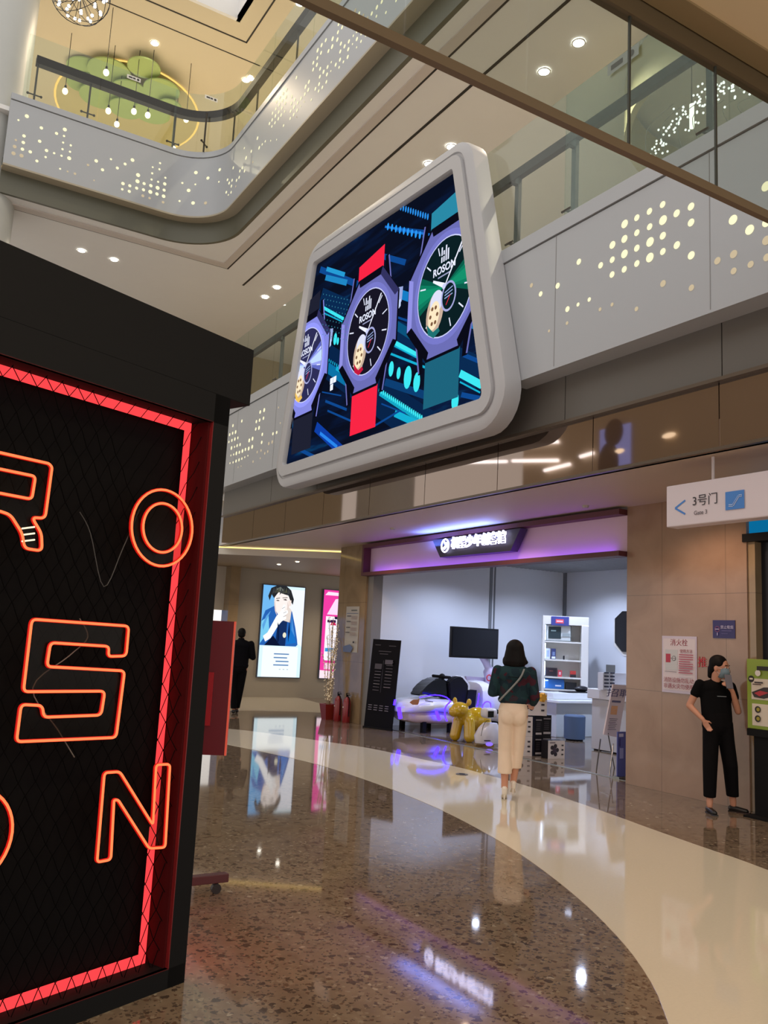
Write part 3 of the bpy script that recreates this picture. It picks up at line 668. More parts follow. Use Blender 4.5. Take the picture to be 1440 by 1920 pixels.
NEON = E('neon_tube', (255, 112, 66), 1.9)
NEONG = M('neon_halo', (160, 24, 16), .4, emit=.5, ec=(255, 30, 20))
ACR = glass('acrylic', (234, 228, 222), .016, .15)
def rpath(pts, r=.02, closed=True, n=5):
    """polyline with rounded corners"""
    out = []; k = len(pts)
    for i in range(k):
        p, c, q = Vector(pts[i-1]), Vector(pts[i]), Vector(pts[(i+1) % k])
        if (not closed) and i in (0, k-1): out.append(tuple(c)); continue
        a_, b_ = (p-c), (q-c); rr = min(r, a_.length*.45, b_.length*.45); a_ = c+a_.normalized()*rr; b_ = c+b_.normalized()*rr
        for j in range(n+1):
            t = j/n; out.append(tuple((1-t)**2*a_+2*t*(1-t)*c+t*t*b_))
    return out
def neon(letter, paths, plate, lab, extra=None):
    """thing of its own hanging in front of the mesh: clear plate with neon outline"""
    t = thing('neon_letter', lab, 'neon sign', booth.location+BV*0, PI/2-BA, 'red neon letters hung on the booth front')
    g_ = G()
    for p in paths: g_.tube([(x, .016, z) for x, z in p], .0052, 8, closed=True)
    obj('tube', g_, NEON, t, smooth=60)
    g_ = G()
    for p in paths: g_.tube([(x, .024, z) for x, z in p], .0078, 6, closed=True)
    obj('tube_backing', g_, NEONG, t, smooth=60)  # thicker dim red tube stands in for the halo of the neon light
    g_ = G()
    g_.prism([(x, .032, z) for x, z in plate], (0, .004, 0)); obj('acrylic_plate', g_, ACR, t)
    if extra: extra(t)
    return t
def oring(cx, cz, r, n=40, sx=1): return [(cx+r*sx*math.cos(2*PI*i/n), cz+r*math.sin(2*PI*i/n)) for i in range(n)]
def bl(px, py, d=.016):
    """booth-front coordinates of a point"""
    C0 = booth.location; n_ = BN; dr = FW+RT*((px-720)/F)-UP*((py-960)/F)
    P0 = C0-n_*d; t = (P0-CAM).dot(n_)/dr.dot(n_); P = CAM+dr*t; return ((P-C0).dot(BV), P.z)
ro = [bl(*p) for p in ((304, 918), (304, 1061), (246, 987), (362, 987))]
oc = ((ro[2][0]+ro[3][0])/2, (ro[0][1]+ro[1][1])/2)
neon('O', [oring(oc[0], oc[1], .176), oring(oc[0], oc[1], .113)], oring(oc[0], oc[1], .185), 'round neon letter O at upper right of booth front')
S_ = [(60, 1161), (242, 1174), (237, 1230), (203, 1231), (205, 1212), (95, 1205), (88, 1250), (234, 1258), (218, 1383), (31, 1391), (40, 1321), (80, 1323), (82, 1345), (190, 1341), (197, 1296), (44, 1297)]
sp_ = rpath([bl(*p) for p in S_], .022)
neon('S', [sp_], sp_, 'angular neon letter S in the middle of booth front')
N_ = [(196, 1449), (225, 1447), (287, 1547), (293, 1434), (319, 1433), (310, 1589), (280, 1591), (222, 1500), (214, 1500), (208, 1612), (182, 1617)]
np_ = rpath([bl(*p) for p in N_], .018)
neon('N', [np_], np_, 'neon letter N at lower right of booth front')
R_ = [(-60, 835), (92, 869), (98, 876), (85, 972), (60, 970), (78, 1000), (79, 1033), (46, 1028), (42, 1000), (20, 965), (-10, 955), (-30, 1040), (-85, 1045)]
rp_ = rpath([bl(*p) for p in R_], .022)
ri_ = rpath([bl(*p) for p in ((-45, 870), (67, 893), (60, 936), (-50, 915))], .018)
def rextra(t):
    g_ = G()
    for yy in (991, 1003, 1015):
        a_, b_ = bl(41, yy), bl(65, yy-3); g_.tube([(a_[0], .016, a_[1]), (b_[0], .016, b_[1])], .0035, 6)
    obj('stripe', g_, E('neon_white', (255, 240, 200), 1.4), t)
neon('R', [rp_, ri_], rp_, 'neon letter R cut by the left picture edge, upper left', rextra)
rr_ = bl(23, 1560); oc2 = (rr_[0]-.176, rr_[1])
neon('O', [oring(oc2[0], oc2[1], .176), oring(oc2[0], oc2[1], .113)], oring(oc2[0], oc2[1], .185), 'round neon letter O, only its right arc at lower left')
# loose wires hanging on the mesh
for i, (pp, lab) in enumerate(((((150, 960), (170, 1000), (195, 1100), (230, 1030), (262, 955)), 'thin dark cable behind the upper letters'), (((150, 1160), (165, 1195), (130, 1230), (62, 1290), (110, 1370), (140, 1420)), 'thin pale cable sagging behind the letter S'))):
    c = [bl(*p, .04) for p in pp]; g = G(); g.tube(smooth_line([Vector((x, .042, z)) for x, z in c], 5), .0025, 5)
    o = obj('cable', g, M('cable%d' % i, ((60, 56, 54), (110, 100, 92))[i], .5)); o.location = booth.location; o.rotation_euler = (0, 0, PI/2-BA)
    tag(o, lab, 'cable')

# red rolling board behind the booth corner
rb = thing('rolling_board', 'dark red board on a wheeled base behind the black booth', 'display stand')
pa, pb = Vector((2.02, 5.2, 0)), Vector((1.3, 5.55, 0)); dd = (pb-pa).normalized(); nn = Vector((-dd.y, dd.x, 0))
if nn.y > 0: nn = -nn
g = G(); g.prism([pa+up0*.82, pb+up0*.82, pb+up0*1.655, pa+up0*1.655], -nn*.035)
obj('panel', g, M('red_board', (70, 12, 28), .5), rb)
g = G(); g.prism([pa+up0*.82+nn*.001, pa-dd*.012+up0*.82+nn*.001, pa-dd*.012+up0*1.655+nn*.001, pa+up0*1.655+nn*.001], -nn*.037)
obj('lit_edge', g, M('edge_red_light', (225, 120, 96), .4), rb)  # salmon colour paints in the red light caught on this edge
g = G(); q = pa+dd*.10; g.prism([q+up0*1.0+nn*.02, q+dd*.07+up0*1.0+nn*.02, q+dd*.07+up0*1.33+nn*.02, q+up0*1.33+nn*.02], -nn*.02); obj('bracket', g, M('red_bracket', (120, 20, 32), .4), rb)
g = G(); g.cyl(pa+dd*.38+up0*.1, pa+dd*.38+up0*.85, .02); obj('pole', g, BLACKM, rb)
g = G(); g.box(1.35, 2.1, 5.17, 5.23, .065, .115, .004); obj('base_bar', g, M('dark_red_bar', (74, 28, 32), .4), rb)
g = G(); g.cyl((2.03, 5.18, .03), (2.03, 5.21, .03), .03); g.cyl((2.035, 5.2, .03), (2.03, 5.2, .07), .012); obj('caster', g, M('caster_rubber', (30, 28, 28), .5), rb)
g = G(); g.cyl((1.42, 5.18, .03), (1.42, 5.21, .03), .03); g.cyl((1.42, 5.2, .03), (1.42, 5.2, .07), .012); obj('caster', g, MC['caster_rubber'], rb)

# ================================================================== OVERHEAD GLASS CURTAIN
sc_ = thing('glass_smoke_curtain', 'hanging glass panels with tan bottom rail under the near soffit', 'glass screen', (2, 3.1, 5.3))
g = G(); g.box(-2.4, 6.1, 3.08, 3.14, 5.17, 5.3); loc(sc_, obj('top_rail', g, M('bronze_brown', (100, 84, 60), .5), sc_))
g = G(); g.box(-2.4, 6.1, 3.08, 3.12, 4.31, 4.365); loc(sc_, obj('bottom_rail', g, M('tan_rail', (116, 98, 74), .5), sc_))
jx = [at(1181, 5, y=3.1).x]; st = at(1341, 110, y=3.1).x-jx[0]
xs = [-2.4]+[jx[0]+st*i for i in range(-6, 4) if -2.4 < jx[0]+st*i < 6]+[6.1]
CURT = glass('curtain_glass', (238, 242, 240), .05)
for a_, b_ in zip(xs, xs[1:]):
    g = G(); g.box(a_+.003, b_-.003, 3.097, 3.105, 4.36, 5.18); loc(sc_, obj('glass_panel', g, CURT, sc_))
for a_ in (jx[0], jx[0]+st):
    g = G(); g.box(a_-.006, a_+.006, 3.094, 3.108, 4.36, 5.18); loc(sc_, obj('joint', g, M('joint_dark', (60, 62, 56), .4), sc_))

# ================================================================== RAILINGS
RAILM = M('handrail_bronze', (52, 49, 43), .6, spec=.3)
POSTM = M('post_steel', (66, 70, 66), .5)
def railing(nm, lab, y0, y1, posts, joints, x=6.33):
    t = thing('glass_railing', lab, 'railing', (x, (y0+y1)/2, 6.36))
    g_ = G(); g_.box(x-.03, x+.05, y0, y1, 7.40, 7.52); loc(t, obj('handrail', g_, RAILM, t))
    js = [y0]+joints+[y1]
    for a_, b_ in zip(js, js[1:]):
        g_ = G(); g_.box(x-.13, x-.12, a_+.004, b_-.004, 6.37, 7.93); loc(t, obj('glass_panel', g_, GLASS, t))
    for p in posts:
        g_ = G(); g_.box(x-.02, x+.03, p-.035, p+.035, 6.36, 7.42); po = loc(t, obj('post', g_, POSTM, t))
        g_ = G(); g_.cyl((x-.12, p-.07, 6.5), (x-.12, p+.07, 6.5), .014); g_.cyl((x-.12, p, 6.5), (x, p, 6.5), .018)
        loc(t, obj('glass_clamp', g_, BRONZE, t))
        g_ = G(); g_.cyl((x-.12, p, 7.3), (x, p, 7.3), .02); loc(t, obj('glass_clamp', g_, BRONZE, t))
    return t
pyy = [at(970, 400, x=6.33).y, at(1078, 300, x=6.33).y]
railing('r', 'glass railing with flat bronze handrail right of the big screen', -3, 8.35, [pyy[0], pyy[1], 4.9, 2.8], [at(1060, 300, x=6.2).y, 4.6, 2.5])
py2 = at(530, 640, x=6.33).y
railing('l', 'glass railing seen at the left side of the big screen', 12.4, 18.5, [py2, 16.6], [at(518, 600, x=6.2).y, 16.4])
# third floor railing: along the y=19 edge, round the corner and along x=6
t3 = thing('glass_railing', 'curved third floor glass railing with dark handrail, upper left', 'railing', (3.5, 19.1, 13))
path = edge_path(.12, 1.75)
hp = [Vector((x, y, 14.1)) for x, y in path]
g = G(); 
a_, b_ = edge_path(.06, 1.75), edge_path(.22, 1.75)
g.loft([[(p[0], p[1], 13.93), (q[0], q[1], 13.93), (q[0], q[1], 14.12), (p[0], p[1], 14.12)] for p, q in zip(a_, b_)])
loc(t3, obj('handrail', g, M('handrail_dark', (34, 28, 24), .6, spec=.3), t3))
def slab_piece(a_, b_, z0, z1, th=.012):
    g_ = G(); d_ = (Vector(b_)-Vector(a_)).normalized(); n_ = Vector((-d_.y, d_.x))*th
    g_.prism([(a_[0], a_[1], z0), (b_[0], b_[1], z0), (b_[0], b_[1], z1), (a_[0], a_[1], z1)], (n_.x, n_.y, 0)); return g_
segx = [1.55, 3.15, 4.95]
for a_, b_ in zip(segx, segx[1:]): loc(t3, obj('glass_panel', slab_piece((a_, 19.05), (b_-.01, 19.05), 13.0, 14.55), GLASS, t3))
g = G(); q0, q1 = edge_path(.05)[1:-1], edge_path(.062)[1:-1]
g.loft([[(p[0], p[1], 13), (q[0], q[1], 13), (q[0], q[1], 14.55), (p[0], p[1], 14.55)] for p, q in zip(q0, q1)]); loc(t3, obj('glass_panel', g, GLASS, t3))
yy = 17.85
while yy > 2: loc(t3, obj('glass_panel', slab_piece((6.08, yy), (6.08, yy-2.0), 13.0, 14.55), GLASS, t3)); yy -= 2.01
def post3(x, y, nx_, ny_):
    g_ = G(); g_.cyl((x, y, 12.99), (x, y, 14.0), .022, n=8); g_.cyl((x+ny_*.14, y+nx_*.14, 13.2), (x-ny_*.14, y-nx_*.14, 13.2), .016, n=8); g_.ell((x+ny_*.14, y+nx_*.14, 13.2), .03, 8, 6); g_.ell((x-ny_*.14, y-nx_*.14, 13.2), .03, 8, 6); g_.cyl((x, y, 13.2), (x, y, 13.2), .02) if 0 else None
    loc(t3, obj('post', g_, BRONZE, t3))
for px, py in ((68, 150), (167, 190), (326, 245)): post3(at(px, py, y=19.14).x, 19.14, 0, 1)
post3(5.28+.3, 18.72, .7, .7)
for px, py in ((442, 200), (485, 160), (560, 60)): post3(6.17, at(px, py, x=6.17).y, 1, 0)

# ================================================================== DOWNLIGHTS
def downlight(c, r, lab, grp, face=None):
    t = thing('downlight', lab, 'ceiling light', (c[0], c[1], c[2]), 0, grp)
    g_ = G(); g_.disc((0, 0, -.006), (0, 0, -1), r*.82, 24); obj('lens', g_, face or LIGHTD, t)
    g_ = G(); n = 24
    g_.loft([[(r_*math.cos(2*PI*i/n), r_*math.sin(2*PI*i/n), z) for i in range(n)] for r_, z in ((r, 0), (r, -.012), (r*.82, -.012), (r*.82, -.003))], cap=False); obj('ring', g_, M('light_ring', (215, 212, 205), .5), t)
    return t
pairs = [(1085, 80, 'right light of the pair nearest the glass curtain'), (1020, 134, 'left light of the pair nearest the glass curtain'), (846, 275, 'right light of the pair above screen top corner'), (804, 307, 'left light of the pair above screen top corner'), (656, 427, 'right light of the pair above the screen left end'), (620, 454, 'left light of the pair above the screen left end'), (519, 539, 'upper round light left of the big screen'), (497, 557, 'lower round light left of the big screen'), (153, 470, 'left light of the pair above the booth'), (214, 487, 'right light of the pair above the booth'), (486, 675, 'round light behind the railing left of screen')]
for px, py, lab in pairs:
    c = at(px, py, z=10.79)
    downlight(c, .105, 'round recessed ceiling light, '+lab, 'second floor ceiling downlights')
for px, py, lab in ((290, 81, 'warm round ceiling light above the green discs'), (461, 150, 'round ceiling light at the curved railing corner'), (562, 6, 'round ceiling light at top edge beside handrail')):
    downlight(at(px, py, z=ZC-.01), .12, lab, 'third floor ceiling downlights')
for px, py, lab in ((557.6, 1053, 'small ceiling light before the portrait light box'), (523, 1058, 'faint small ceiling light left of the portrait light box')):
    downlight(at(px, py, z=3.255), .055, lab, 'rear ceiling downlights')
for px, py, lab in ((735, 990, 'sensor'), (1100, 947, 'sensor')): pass
for px, py, lab in ((737, 990, 'small white detector on the soffit left of the lit sign'), (1098, 948, 'flat detector on the soffit near the marble pillar')):
    c = at(px, py, z=3.44); g = G(); g.cyl(c, c-up0*.03, .05, .035); tag(obj('smoke_detector', g, M('detector', (170, 160, 150), .5)), lab, 'detector')
# spot lamps near those fittings and at further points with no fitting modelled
def fit(x, y, z, e, c, a=150): lamp('SPOT', (x, y, z), e, c, .06, (0, 0, 0), a)
for x, y in ((8.3, 1), (8.3, 4.9), (8.3, 9.2), (8.3, 12.6), (8.3, 16.5), (3.6, 21.2), (8.3, 21.2)): fit(x, y, 10.74, 420, (255, 236, 208))
for x, y in ((4.72, 21.1), (7.32, 21.1), (8.3, 14), (8.3, 8), (2, 26), (7, 26)): fit(x, y, 17.12, 480, (255, 232, 196))
for x, y in ((7.4, 3.2), (7.4, 6.2), (7.35, 9.6), (7.3, 13.2)): fit(x, y, 3.4, 60, (255, 216, 186), 140)
for x, y in ((8.9, 19.0), (11.0, 19.0), (6.2, 19.4)): fit(x, y, 3.2, 75, (255, 232, 200), 140)
for x, y in ((9.8, 12.6), (9.8, 10), (11.8, 12.4), (11.8, 10)): fit(x, y, 3.25, 210, (208, 222, 255), 150)
for x, y in ((-.6, 1.2), (1.5, .2), (4.2, .8)): fit(x, y, 5.2, 130, (255, 224, 180), 150)

# opposite gallery (outside the view, seen mirrored in the bronze fascia)
g = G(); g.box(-9.4, -9.0, -4, 26, 4.6, 12.0); struct('wall_opposite', g, M('opposite_wall', (196, 176, 148), .6), 'wall of the opposite gallery')
def mirr(px, py): p = at(px, py, x=21.75); return Vector((-8.9, p.y, p.z))
for q in (((960, 831), (1045, 828)), ((960, 864), (1045, 863)), ((865, 867), (949, 865)), ((905, 838), (936, 834)), ((1020, 882), (1067, 870)), ((1087, 856), (1111, 849))):
    a_, b_ = mirr(*q[0]), mirr(*q[1]); g = G(); g.cyl(a_, b_, .07, n=8)
    tag(obj('fluorescent_tube', g, E('tube_white', (240, 245, 255), 6)), 'white tube lamp mirrored as a bright streak in the bronze fascia', 'lamp', 'tube lamps of the opposite gallery')
a_, b_ = mirr(1122, 880), mirr(1180, 792); c_, d_ = mirr(1122, 800), mirr(1180, 878)
g = G(); y0_, y1_ = sorted((a_.y, b_.y)); z0_, z1_ = sorted((a_.z, b_.z)); g.box(-8.95, -8.92, y0_, y1_, z0_, z1_); lp = tag(obj('lit_advert_panel', g, E('advert_lilac', (150, 160, 235), 1.6)), 'pale blue lit advert panel mirrored in the bronze fascia', 'light box')
g = G(); m_ = (a_+b_)/2+Vector((.03, 0, 0)); g.ell(m_+Vector((0, 0, .5)), (.03, .45, .5)); g.ell(m_+Vector((0, .25, -.6)), (.03, .5, .8)); obj('figure_silhouette', g, M('silhouette_tan', (120, 96, 76), .8), lp, smooth=50)
for px, py in ((1253, 816), (1158, 846)):
    m_ = mirr(px, py); g = G(); g.ell(m_, (.05, .28, .09)); tag(obj('round_lamp', g, E('round_glow', (255, 240, 210), 3.5)), 'round glowing lamp of the opposite gallery mirrored in the fascia', 'lamp', 'round lamps of the opposite gallery')

# ================================================================== THIRD FLOOR CEILING: DISCS, BULBS, CHANDELIER
DZ = ZC
cc = at(240, 205, z=DZ)
rec = thing('recessed_oval_light', 'large oval ceiling recess with warm glowing rim above third floor', 'ceiling light', (cc.x, cc.y, DZ))
n = 48; ob = []
for i in range(n):
    t = 2*PI*i/n; ob.append((2.05*math.cos(t), 2.3*math.sin(t)))
g = G(); g.loft([[(x, y, -.02) for x, y in ob], [(x*1.03, y*1.03, -.02) for x, y in ob]], cap=False); obj('glow_rim', g, E('oval_glow', (255, 205, 110), 1.3), rec)
g = G(); g.poly([(x, y, -.015) for x, y in ob][::-1]); obj('ceiling_field', g, M('oval_field', (206, 192, 140), .7), rec)
GRN = M('green_felt', (166, 186, 118), .9, noise=.06, nscale=30)
for k, (px, py, r_) in enumerate(((160, 130, .62), (165, 155, .5), (205, 135, .72), (270, 128, .55), (187, 182, .70), (243, 172, .62), (303, 170, .62), (236, 205, .60), (285, 213, .64), (318, 200, .4), (150, 158, .45))):
    z = DZ-.10-.055*(0 if k == 10 else k); r_ *= .82; c = at(px, py, z=z)
    g = G(); g.cyl(c, c+up0*.04, r_, n=40); o = obj('acoustic_disc', g, GRN, smooth=40)
    tag(o, 'round green felt disc under the oval ceiling recess, '+('leftmost top', 'left, behind the handrail', 'large one behind the top bulb', 'separate one at upper right', 'large one low at left', 'centre one under the handrail', 'right one behind the handrail', 'low centre one', 'lowest right one', 'small one at far right', 'small one at far left')[k], 'ceiling panel', 'green acoustic discs')
BULB = E('bulb_glow', (255, 238, 190), 6)
for k, (px, py) in enumerate(((122, 171), (199, 136), (203, 208), (219, 233), (251, 209), (277, 216), (349, 224), (325, 279))):
    c = at(px, py, z=DZ-1.7-.12*(k % 3))
    t = thing('pendant_bulb', 'bare glowing bulb on a thin cord, '+('leftmost of the cluster', 'highest, over the handrail', 'left of the low centre disc', 'lowest in front of discs', 'centre of the cluster', 'in front of the lowest right disc', 'right of the discs behind curved railing', 'separate low one beside a railing post')[k], 'pendant light', tuple(c), 0, 'pendant bulbs of third floor')
    g = G(); g.ell((0, 0, 0), (.07, .07, .085), 14, 10); obj('bulb', g, BULB, t, smooth=60)
    g = G(); g.cyl((0, 0, .08), (0, 0, .16), .03, n=10); obj('socket', g, BLACKM, t)
    g = G(); g.cyl((0, 0, .16), (0, 0, DZ-c.z), .008, n=6); obj('cord', g, BLACKM, t)
cz = at(151, -12, y=15)
ch = thing('chandelier', 'spiky ball chandelier with many small white lights at top left', 'chandelier', tuple(cz))
g = G(); gl = G(); R0 = .52
for i in range(46):
    ph = math.acos(1-2*(i+.5)/46); th = PI*(1+5**.5)*i; v = Vector((math.sin(ph)*math.cos(th), math.sin(ph)*math.sin(th), math.cos(ph)))
    g.cyl(v*.05, v*(R0*.96), .005, n=5); gl.ell(v*(R0*.86), .028, 10, 6)
for k in range(7):
    ax = Vector((math.sin(k*2.1), math.cos(k*1.7), math.sin(k*.9))).normalized(); q = ax.orthogonal().normalized(); w = ax.cross(q)
    g.tube([(q*math.cos(2*PI*i/28)+w*math.sin(2*PI*i/28))*R0 for i in range(28)], .006, 5, closed=True)
g.cyl((0, 0, 0), (0, 0, 4), .01, n=6)
obj('wire_frame', g, M('wire_dark', (60, 58, 56), .4, .6), ch); obj('small_bulbs', gl, E('chandelier_glow', (235, 245, 255), 5), ch)
# little no-smoking stickers on railing glass
for px, py, yy, lab in ((251, 147, 19.03, 'small white notice sticker on third floor glass, between the discs'), (396, 190, 19.03, 'small white notice sticker on glass near the curved corner')):
    c = at(px, py, y=yy-.02)
    if px > 300: c = F3pt(px, py)[0]+Vector((-.03, -.1, 0))
    A = Art(c, (1, 0, 0), (0, 0, 1)); A.rect(-.16, -.05, .16, .05, (225, 222, 214)); A.rect(-.12, -.02, -.03, .02, (60, 60, 60)); A.rect(-.02, -.02, .04, .02, (60, 60, 60)); A.circ(.1, 0, .03, (60, 60, 60))
    tag(A.done('notice_sticker', None), lab, 'sticker')
for px, py, lab in ((1168, 112, 'grey notice sticker on railing glass right of the screen'),):
    c = at(px, py, x=6.18); A = Art(c, (0, -1, 0), (0, 0, 1)); A.rect(-.22, -.07, .22, .07, (150, 156, 152)); A.rect(-.17, -.03, .0, .03, (90, 92, 90)); A.circ(.12, 0, .04, (90, 92, 90))
    tag(A.done('notice_sticker', None), lab, 'sticker')
# fairy lights on a dome, tube lamp: second floor behind the railing
fc = at(1330, 240, x=7.6)
def fairy(): 
    g_ = G()
    for (px, py) in [(1253+i*1.0, 190+random.uniform(-3, 3)) for i in range(0)]: pass
    R_ = random.Random(3)
    for i in range(150):
        t = R_.random(); e_ = R_.gauss(0, 1)
        px = 1218+t*215; py = 300-150*math.sin(min(1, t*1.25)*PI*.55)+e_*14+abs(R_.gauss(0, 1))*16*(t > .3)
        if py < 150: py = 150+R_.random()*30
        g_.ell(at(px, py, x=7.3+R_.random()*.5), .0135, 6, 4)
    return g_
for _k in (): pass
ft = thing('fairy_light_tree', 'dome of tiny white string lights behind the railing at upper right', 'string lights', tuple(fc))
loc(ft, obj('tiny_lights', fairy(), E('fairy_glow', (255, 250, 240), 2.5), ft))['kind'] = 'stuff'
g = G()
for k in range(7):
    a_ = at(1215+k*34, 318-k*12, x=7.6); b_ = at(1262+k*24, 195-k*2, x=7.6); m_ = (a_+b_)/2+Vector((-.1, .12, .12)); g.tube(smooth_line([a_, m_, b_], 5), .004, 4)
loc(ft, obj('branch_wires', g, M('branch_grey', (120, 120, 112), .5), ft))
a_, b_ = at(1297, 196, x=8.5), at(1297, 240, x=8.5); g = G(); g.cyl((a_.x, a_.y, a_.z), (a_.x, a_.y, b_.z), .03); tl_ = tag(obj('tube_lamp', g, E('tube_glow', (255, 250, 225), 3)), 'short vertical glowing tube lamp inside the fairy lights', 'lamp')
g = G(); g.cyl((a_.x, a_.y, a_.z), (a_.x, a_.y, 10.8), .006, n=6); obj('cord', g, BLACKM, tl_)
# round drum feature in second floor ceiling behind railing
g = G(); n = 40; c0 = Vector((11.3, 7.4, 0))
g.loft([[(c0.x+r_*math.cos(2*PI*i/n), c0.y+r_*math.sin(2*PI*i/n), z) for i in range(n)] for r_, z in ((2.4, 10.78), (2.4, 9.9), (2.3, 9.9), (2.3, 10.7))], cap=False)
struct('trim_27', g, M('drum_ceiling', (196, 186, 150), .6), 'curved ceiling drum behind the right railing', smooth=40)
g = G(); g.box(8, 12.4, 25.9, 26, 8.0, 8.04); struct('trim_28', g, WARMLED, 'warm cove line deep on second floor')
g = G(); g.box(6.3, 12.5, 25.95, 26.1, 6.36, 10.8); struct('wall_second_rear', g, UPW, 'rear wall of second floor')

# ================================================================== TOY STORE FRONT
MAR = M('maroon_frame', (86, 36, 40), .5)
hd = thing('store_header', 'maroon framed pink header with a dark lit sign plate over the toy store', 'shop sign', (8.2, 11, 3.1))
g = G(); g.box(8.06, 8.26, 7.67, 14.29, 3.335, 3.405); g.box(8.06, 8.26, 7.67, 14.29, 2.80, 2.865); g.box(8.06, 8.26, 14.22, 14.29, 2.865, 3.335)
loc(hd, obj('frame', g, MAR, hd))
g = G(); g.box(8.22, 8.25, 7.67, 14.22, 2.865, 3.335); loc(hd, obj('panel', g, M('header_pink', (205, 176, 184), .5), hd))
g = G(); g.box(8.20, 8.215, 7.9, 14.1, 2.868, 2.885); loc(hd, obj('purple_led', g, E('purple_led', (130, 80, 255), 2.5), hd))
pp = [at(*p, x=8.04) for p in ((811, 1013), (825, 1045), (957, 1033), (976, 990))]
g = G(); g.prism([(8.04, p.y, p.z) for p in pp], (.14, 0, 0)); pl_ = loc(hd, obj('sign_plate', g, M('sign_plate', (44, 34, 44), .5), hd))
LIT = E('sign_white', (214, 212, 255), 4.5)
g = G(); a_ = at(848, 1020, x=8.0); b_ = at(949, 1008, x=8.0); w_ = a_.y-b_.y
text_into(g, '机器少年创客馆', w_/6.9, (8.0, (a_.y+b_.y)/2, (a_.z+b_.z)/2), (0, -1, 0), (0, 0, 1), ext=.012, bold=.006)
loc(hd, obj('lit_letters', g, LIT, hd))
c = at(834.5, 1023, x=8.0); g = G(); g.tube([(8.0, c.y+.10*math.cos(t), c.z+.105*math.sin(t)) for t in [2*PI*i/24 for i in range(24)]], .014, 6, closed=True)
g.tube([(8.0, c.y+.06, c.z-.05), (8.0, c.y-.02, c.z+.0), (8.0, c.y+.03, c.z+.07)], .014, 6); g.tube([(8.0, c.y+.02, c.z-.06), (8.0, c.y-.06, c.z-.01), (8.0, c.y-.03, c.z+.05)], .012, 6)
loc(hd, obj('lit_emblem', g, LIT, hd))
lw_ = lamp('AREA', (7.93, 11.1, 3.22), 30, (96, 130, 255), .1, (PI, .30, 0)); lw_.data.shape = 'RECTANGLE'; lw_.data.size = .08; lw_.data.size_y = 2.0
lw_ = lamp('AREA', (8.15, 10.95, 2.875), 8, (140, 70, 255), .1, (PI, 0, 0)); lw_.data.shape = 'RECTANGLE'; lw_.data.size = .05; lw_.data.size_y = 6.2

# black hexagonal panel and screens inside the store
p1 = at(1154, 1160, x=13.12); p2 = at(1154, 1205, x=13.12); p3_ = at(1168, 1148, x=13.12); p4 = at(1168, 1222, x=13.12)
g = G(); g.prism([(13.1, p1.y, p1.z), (13.1, p3_.y, p3_.z+.02), (13.1, p3_.y-.8, p3_.z+.02), (13.1, p1.y-1.2, p1.z), (13.1, p1.y-1.2, p2.z), (13.1, p3_.y-.8, p4.z), (13.1, p3_.y, p4.z), (13.1, p2.y, p2.z)], (.04, 0, 0))
hx = tag(obj('hexagonal_panel', g, M('panel_black', (20, 18, 20), .3)), 'black hexagonal wall panel at right edge of store interior', 'wall panel')
g = G(); g.prism([(13.145, p1.y+.06, p1.z-.04), (13.145, p3_.y, p3_.z-.03), (13.145, p3_.y-.8, p3_.z-.03), (13.145, p1.y-1.26, p1.z-.04), (13.145, p1.y-1.26, p2.z-.06), (13.145, p3_.y-.8, p4.z-.08), (13.145, p3_.y, p4.z-.08), (13.145, p2.y+.06, p2.z-.06)], (.004, 0, 0)); obj('backing', g, M('panel_white', (220, 216, 208), .5), hx)

# ---- ride simulator
sim = thing('ride_simulator', 'white arcade ride with purple light strips, black seat and raised dark television', 'arcade machine', (9.5, 13.3, 0))
SW = M('sim_white', (222, 222, 228), .18, coat=.4)
def section(x, y0, y1, z0, z1, p=3.2, n=20):
    cy, cz_, hy, hz = (y0+y1)/2, (z0+z1)/2, (y1-y0)/2, (z1-z0)/2; out = []
    for i in range(n):
        t = 2*PI*i/n; c_, s_ = math.cos(t), math.sin(t); out.append((x, cy+hy*math.copysign(abs(c_)**(2/p), c_), cz_+hz*math.copysign(abs(s_)**(2/p), s_)))
    return out
g = G(); g.loft([section(*q) for q in ((8.36, 12.95, 13.55, .34, .42), (8.42, 12.8, 13.7, .33, .50), (8.6, 12.72, 13.8, .34, .565), (8.95, 12.7, 13.8, .36, .60), (9.25, 12.7, 13.8, .34, .59), (9.45, 12.72, 13.78, .25, .54), (9.58, 12.8, 13.7, .2, .44))])
loc(sim, obj('body', g, SW, sim, smooth=50))
g = G(); g.loft([section(*q) for q in ((8.44, 12.95, 13.5, .2, .38), (8.55, 12.82, 13.65, .16, .40), (9.2, 12.8, 13.7, .13, .40), (9.5, 12.85, 13.65, .14, .36))]); loc(sim, obj('lower_shell', g, M('sim_cream', (205, 184, 172), .3), sim, smooth=50))
g = G(); g.box(9.5, 10.6, 12.85, 13.75, .26, .36, .03); loc(sim, obj('deck', g, SW, sim))
g = G(); g.loft([section(*q) for q in ((10.0, 12.85, 13.7, .3, .9), (10.15, 12.78, 13.8, .16, .93), (10.5, 12.76, 13.8, .12, .8), (10.75, 12.85, 13.7, .14, .5))]); loc(sim, obj('rear_body', g, SW, sim, smooth=50))
VL = E('violet_led', (36, 16, 255), 15)
def ledtube(pts, r=.018):
    g_ = G(); g_.tube([(p.x, p.y, p.z) for p in pts], r, 6); loc(sim, obj('led_strip', g_, VL, sim))
ledtube([at(*p, y=12.72) for p in ((748, 1326), (750, 1342), (751, 1347))], .035); ledtube([at(*p, y=12.72) for p in ((818, 1334), (822, 1345), (824, 1350))], .03)
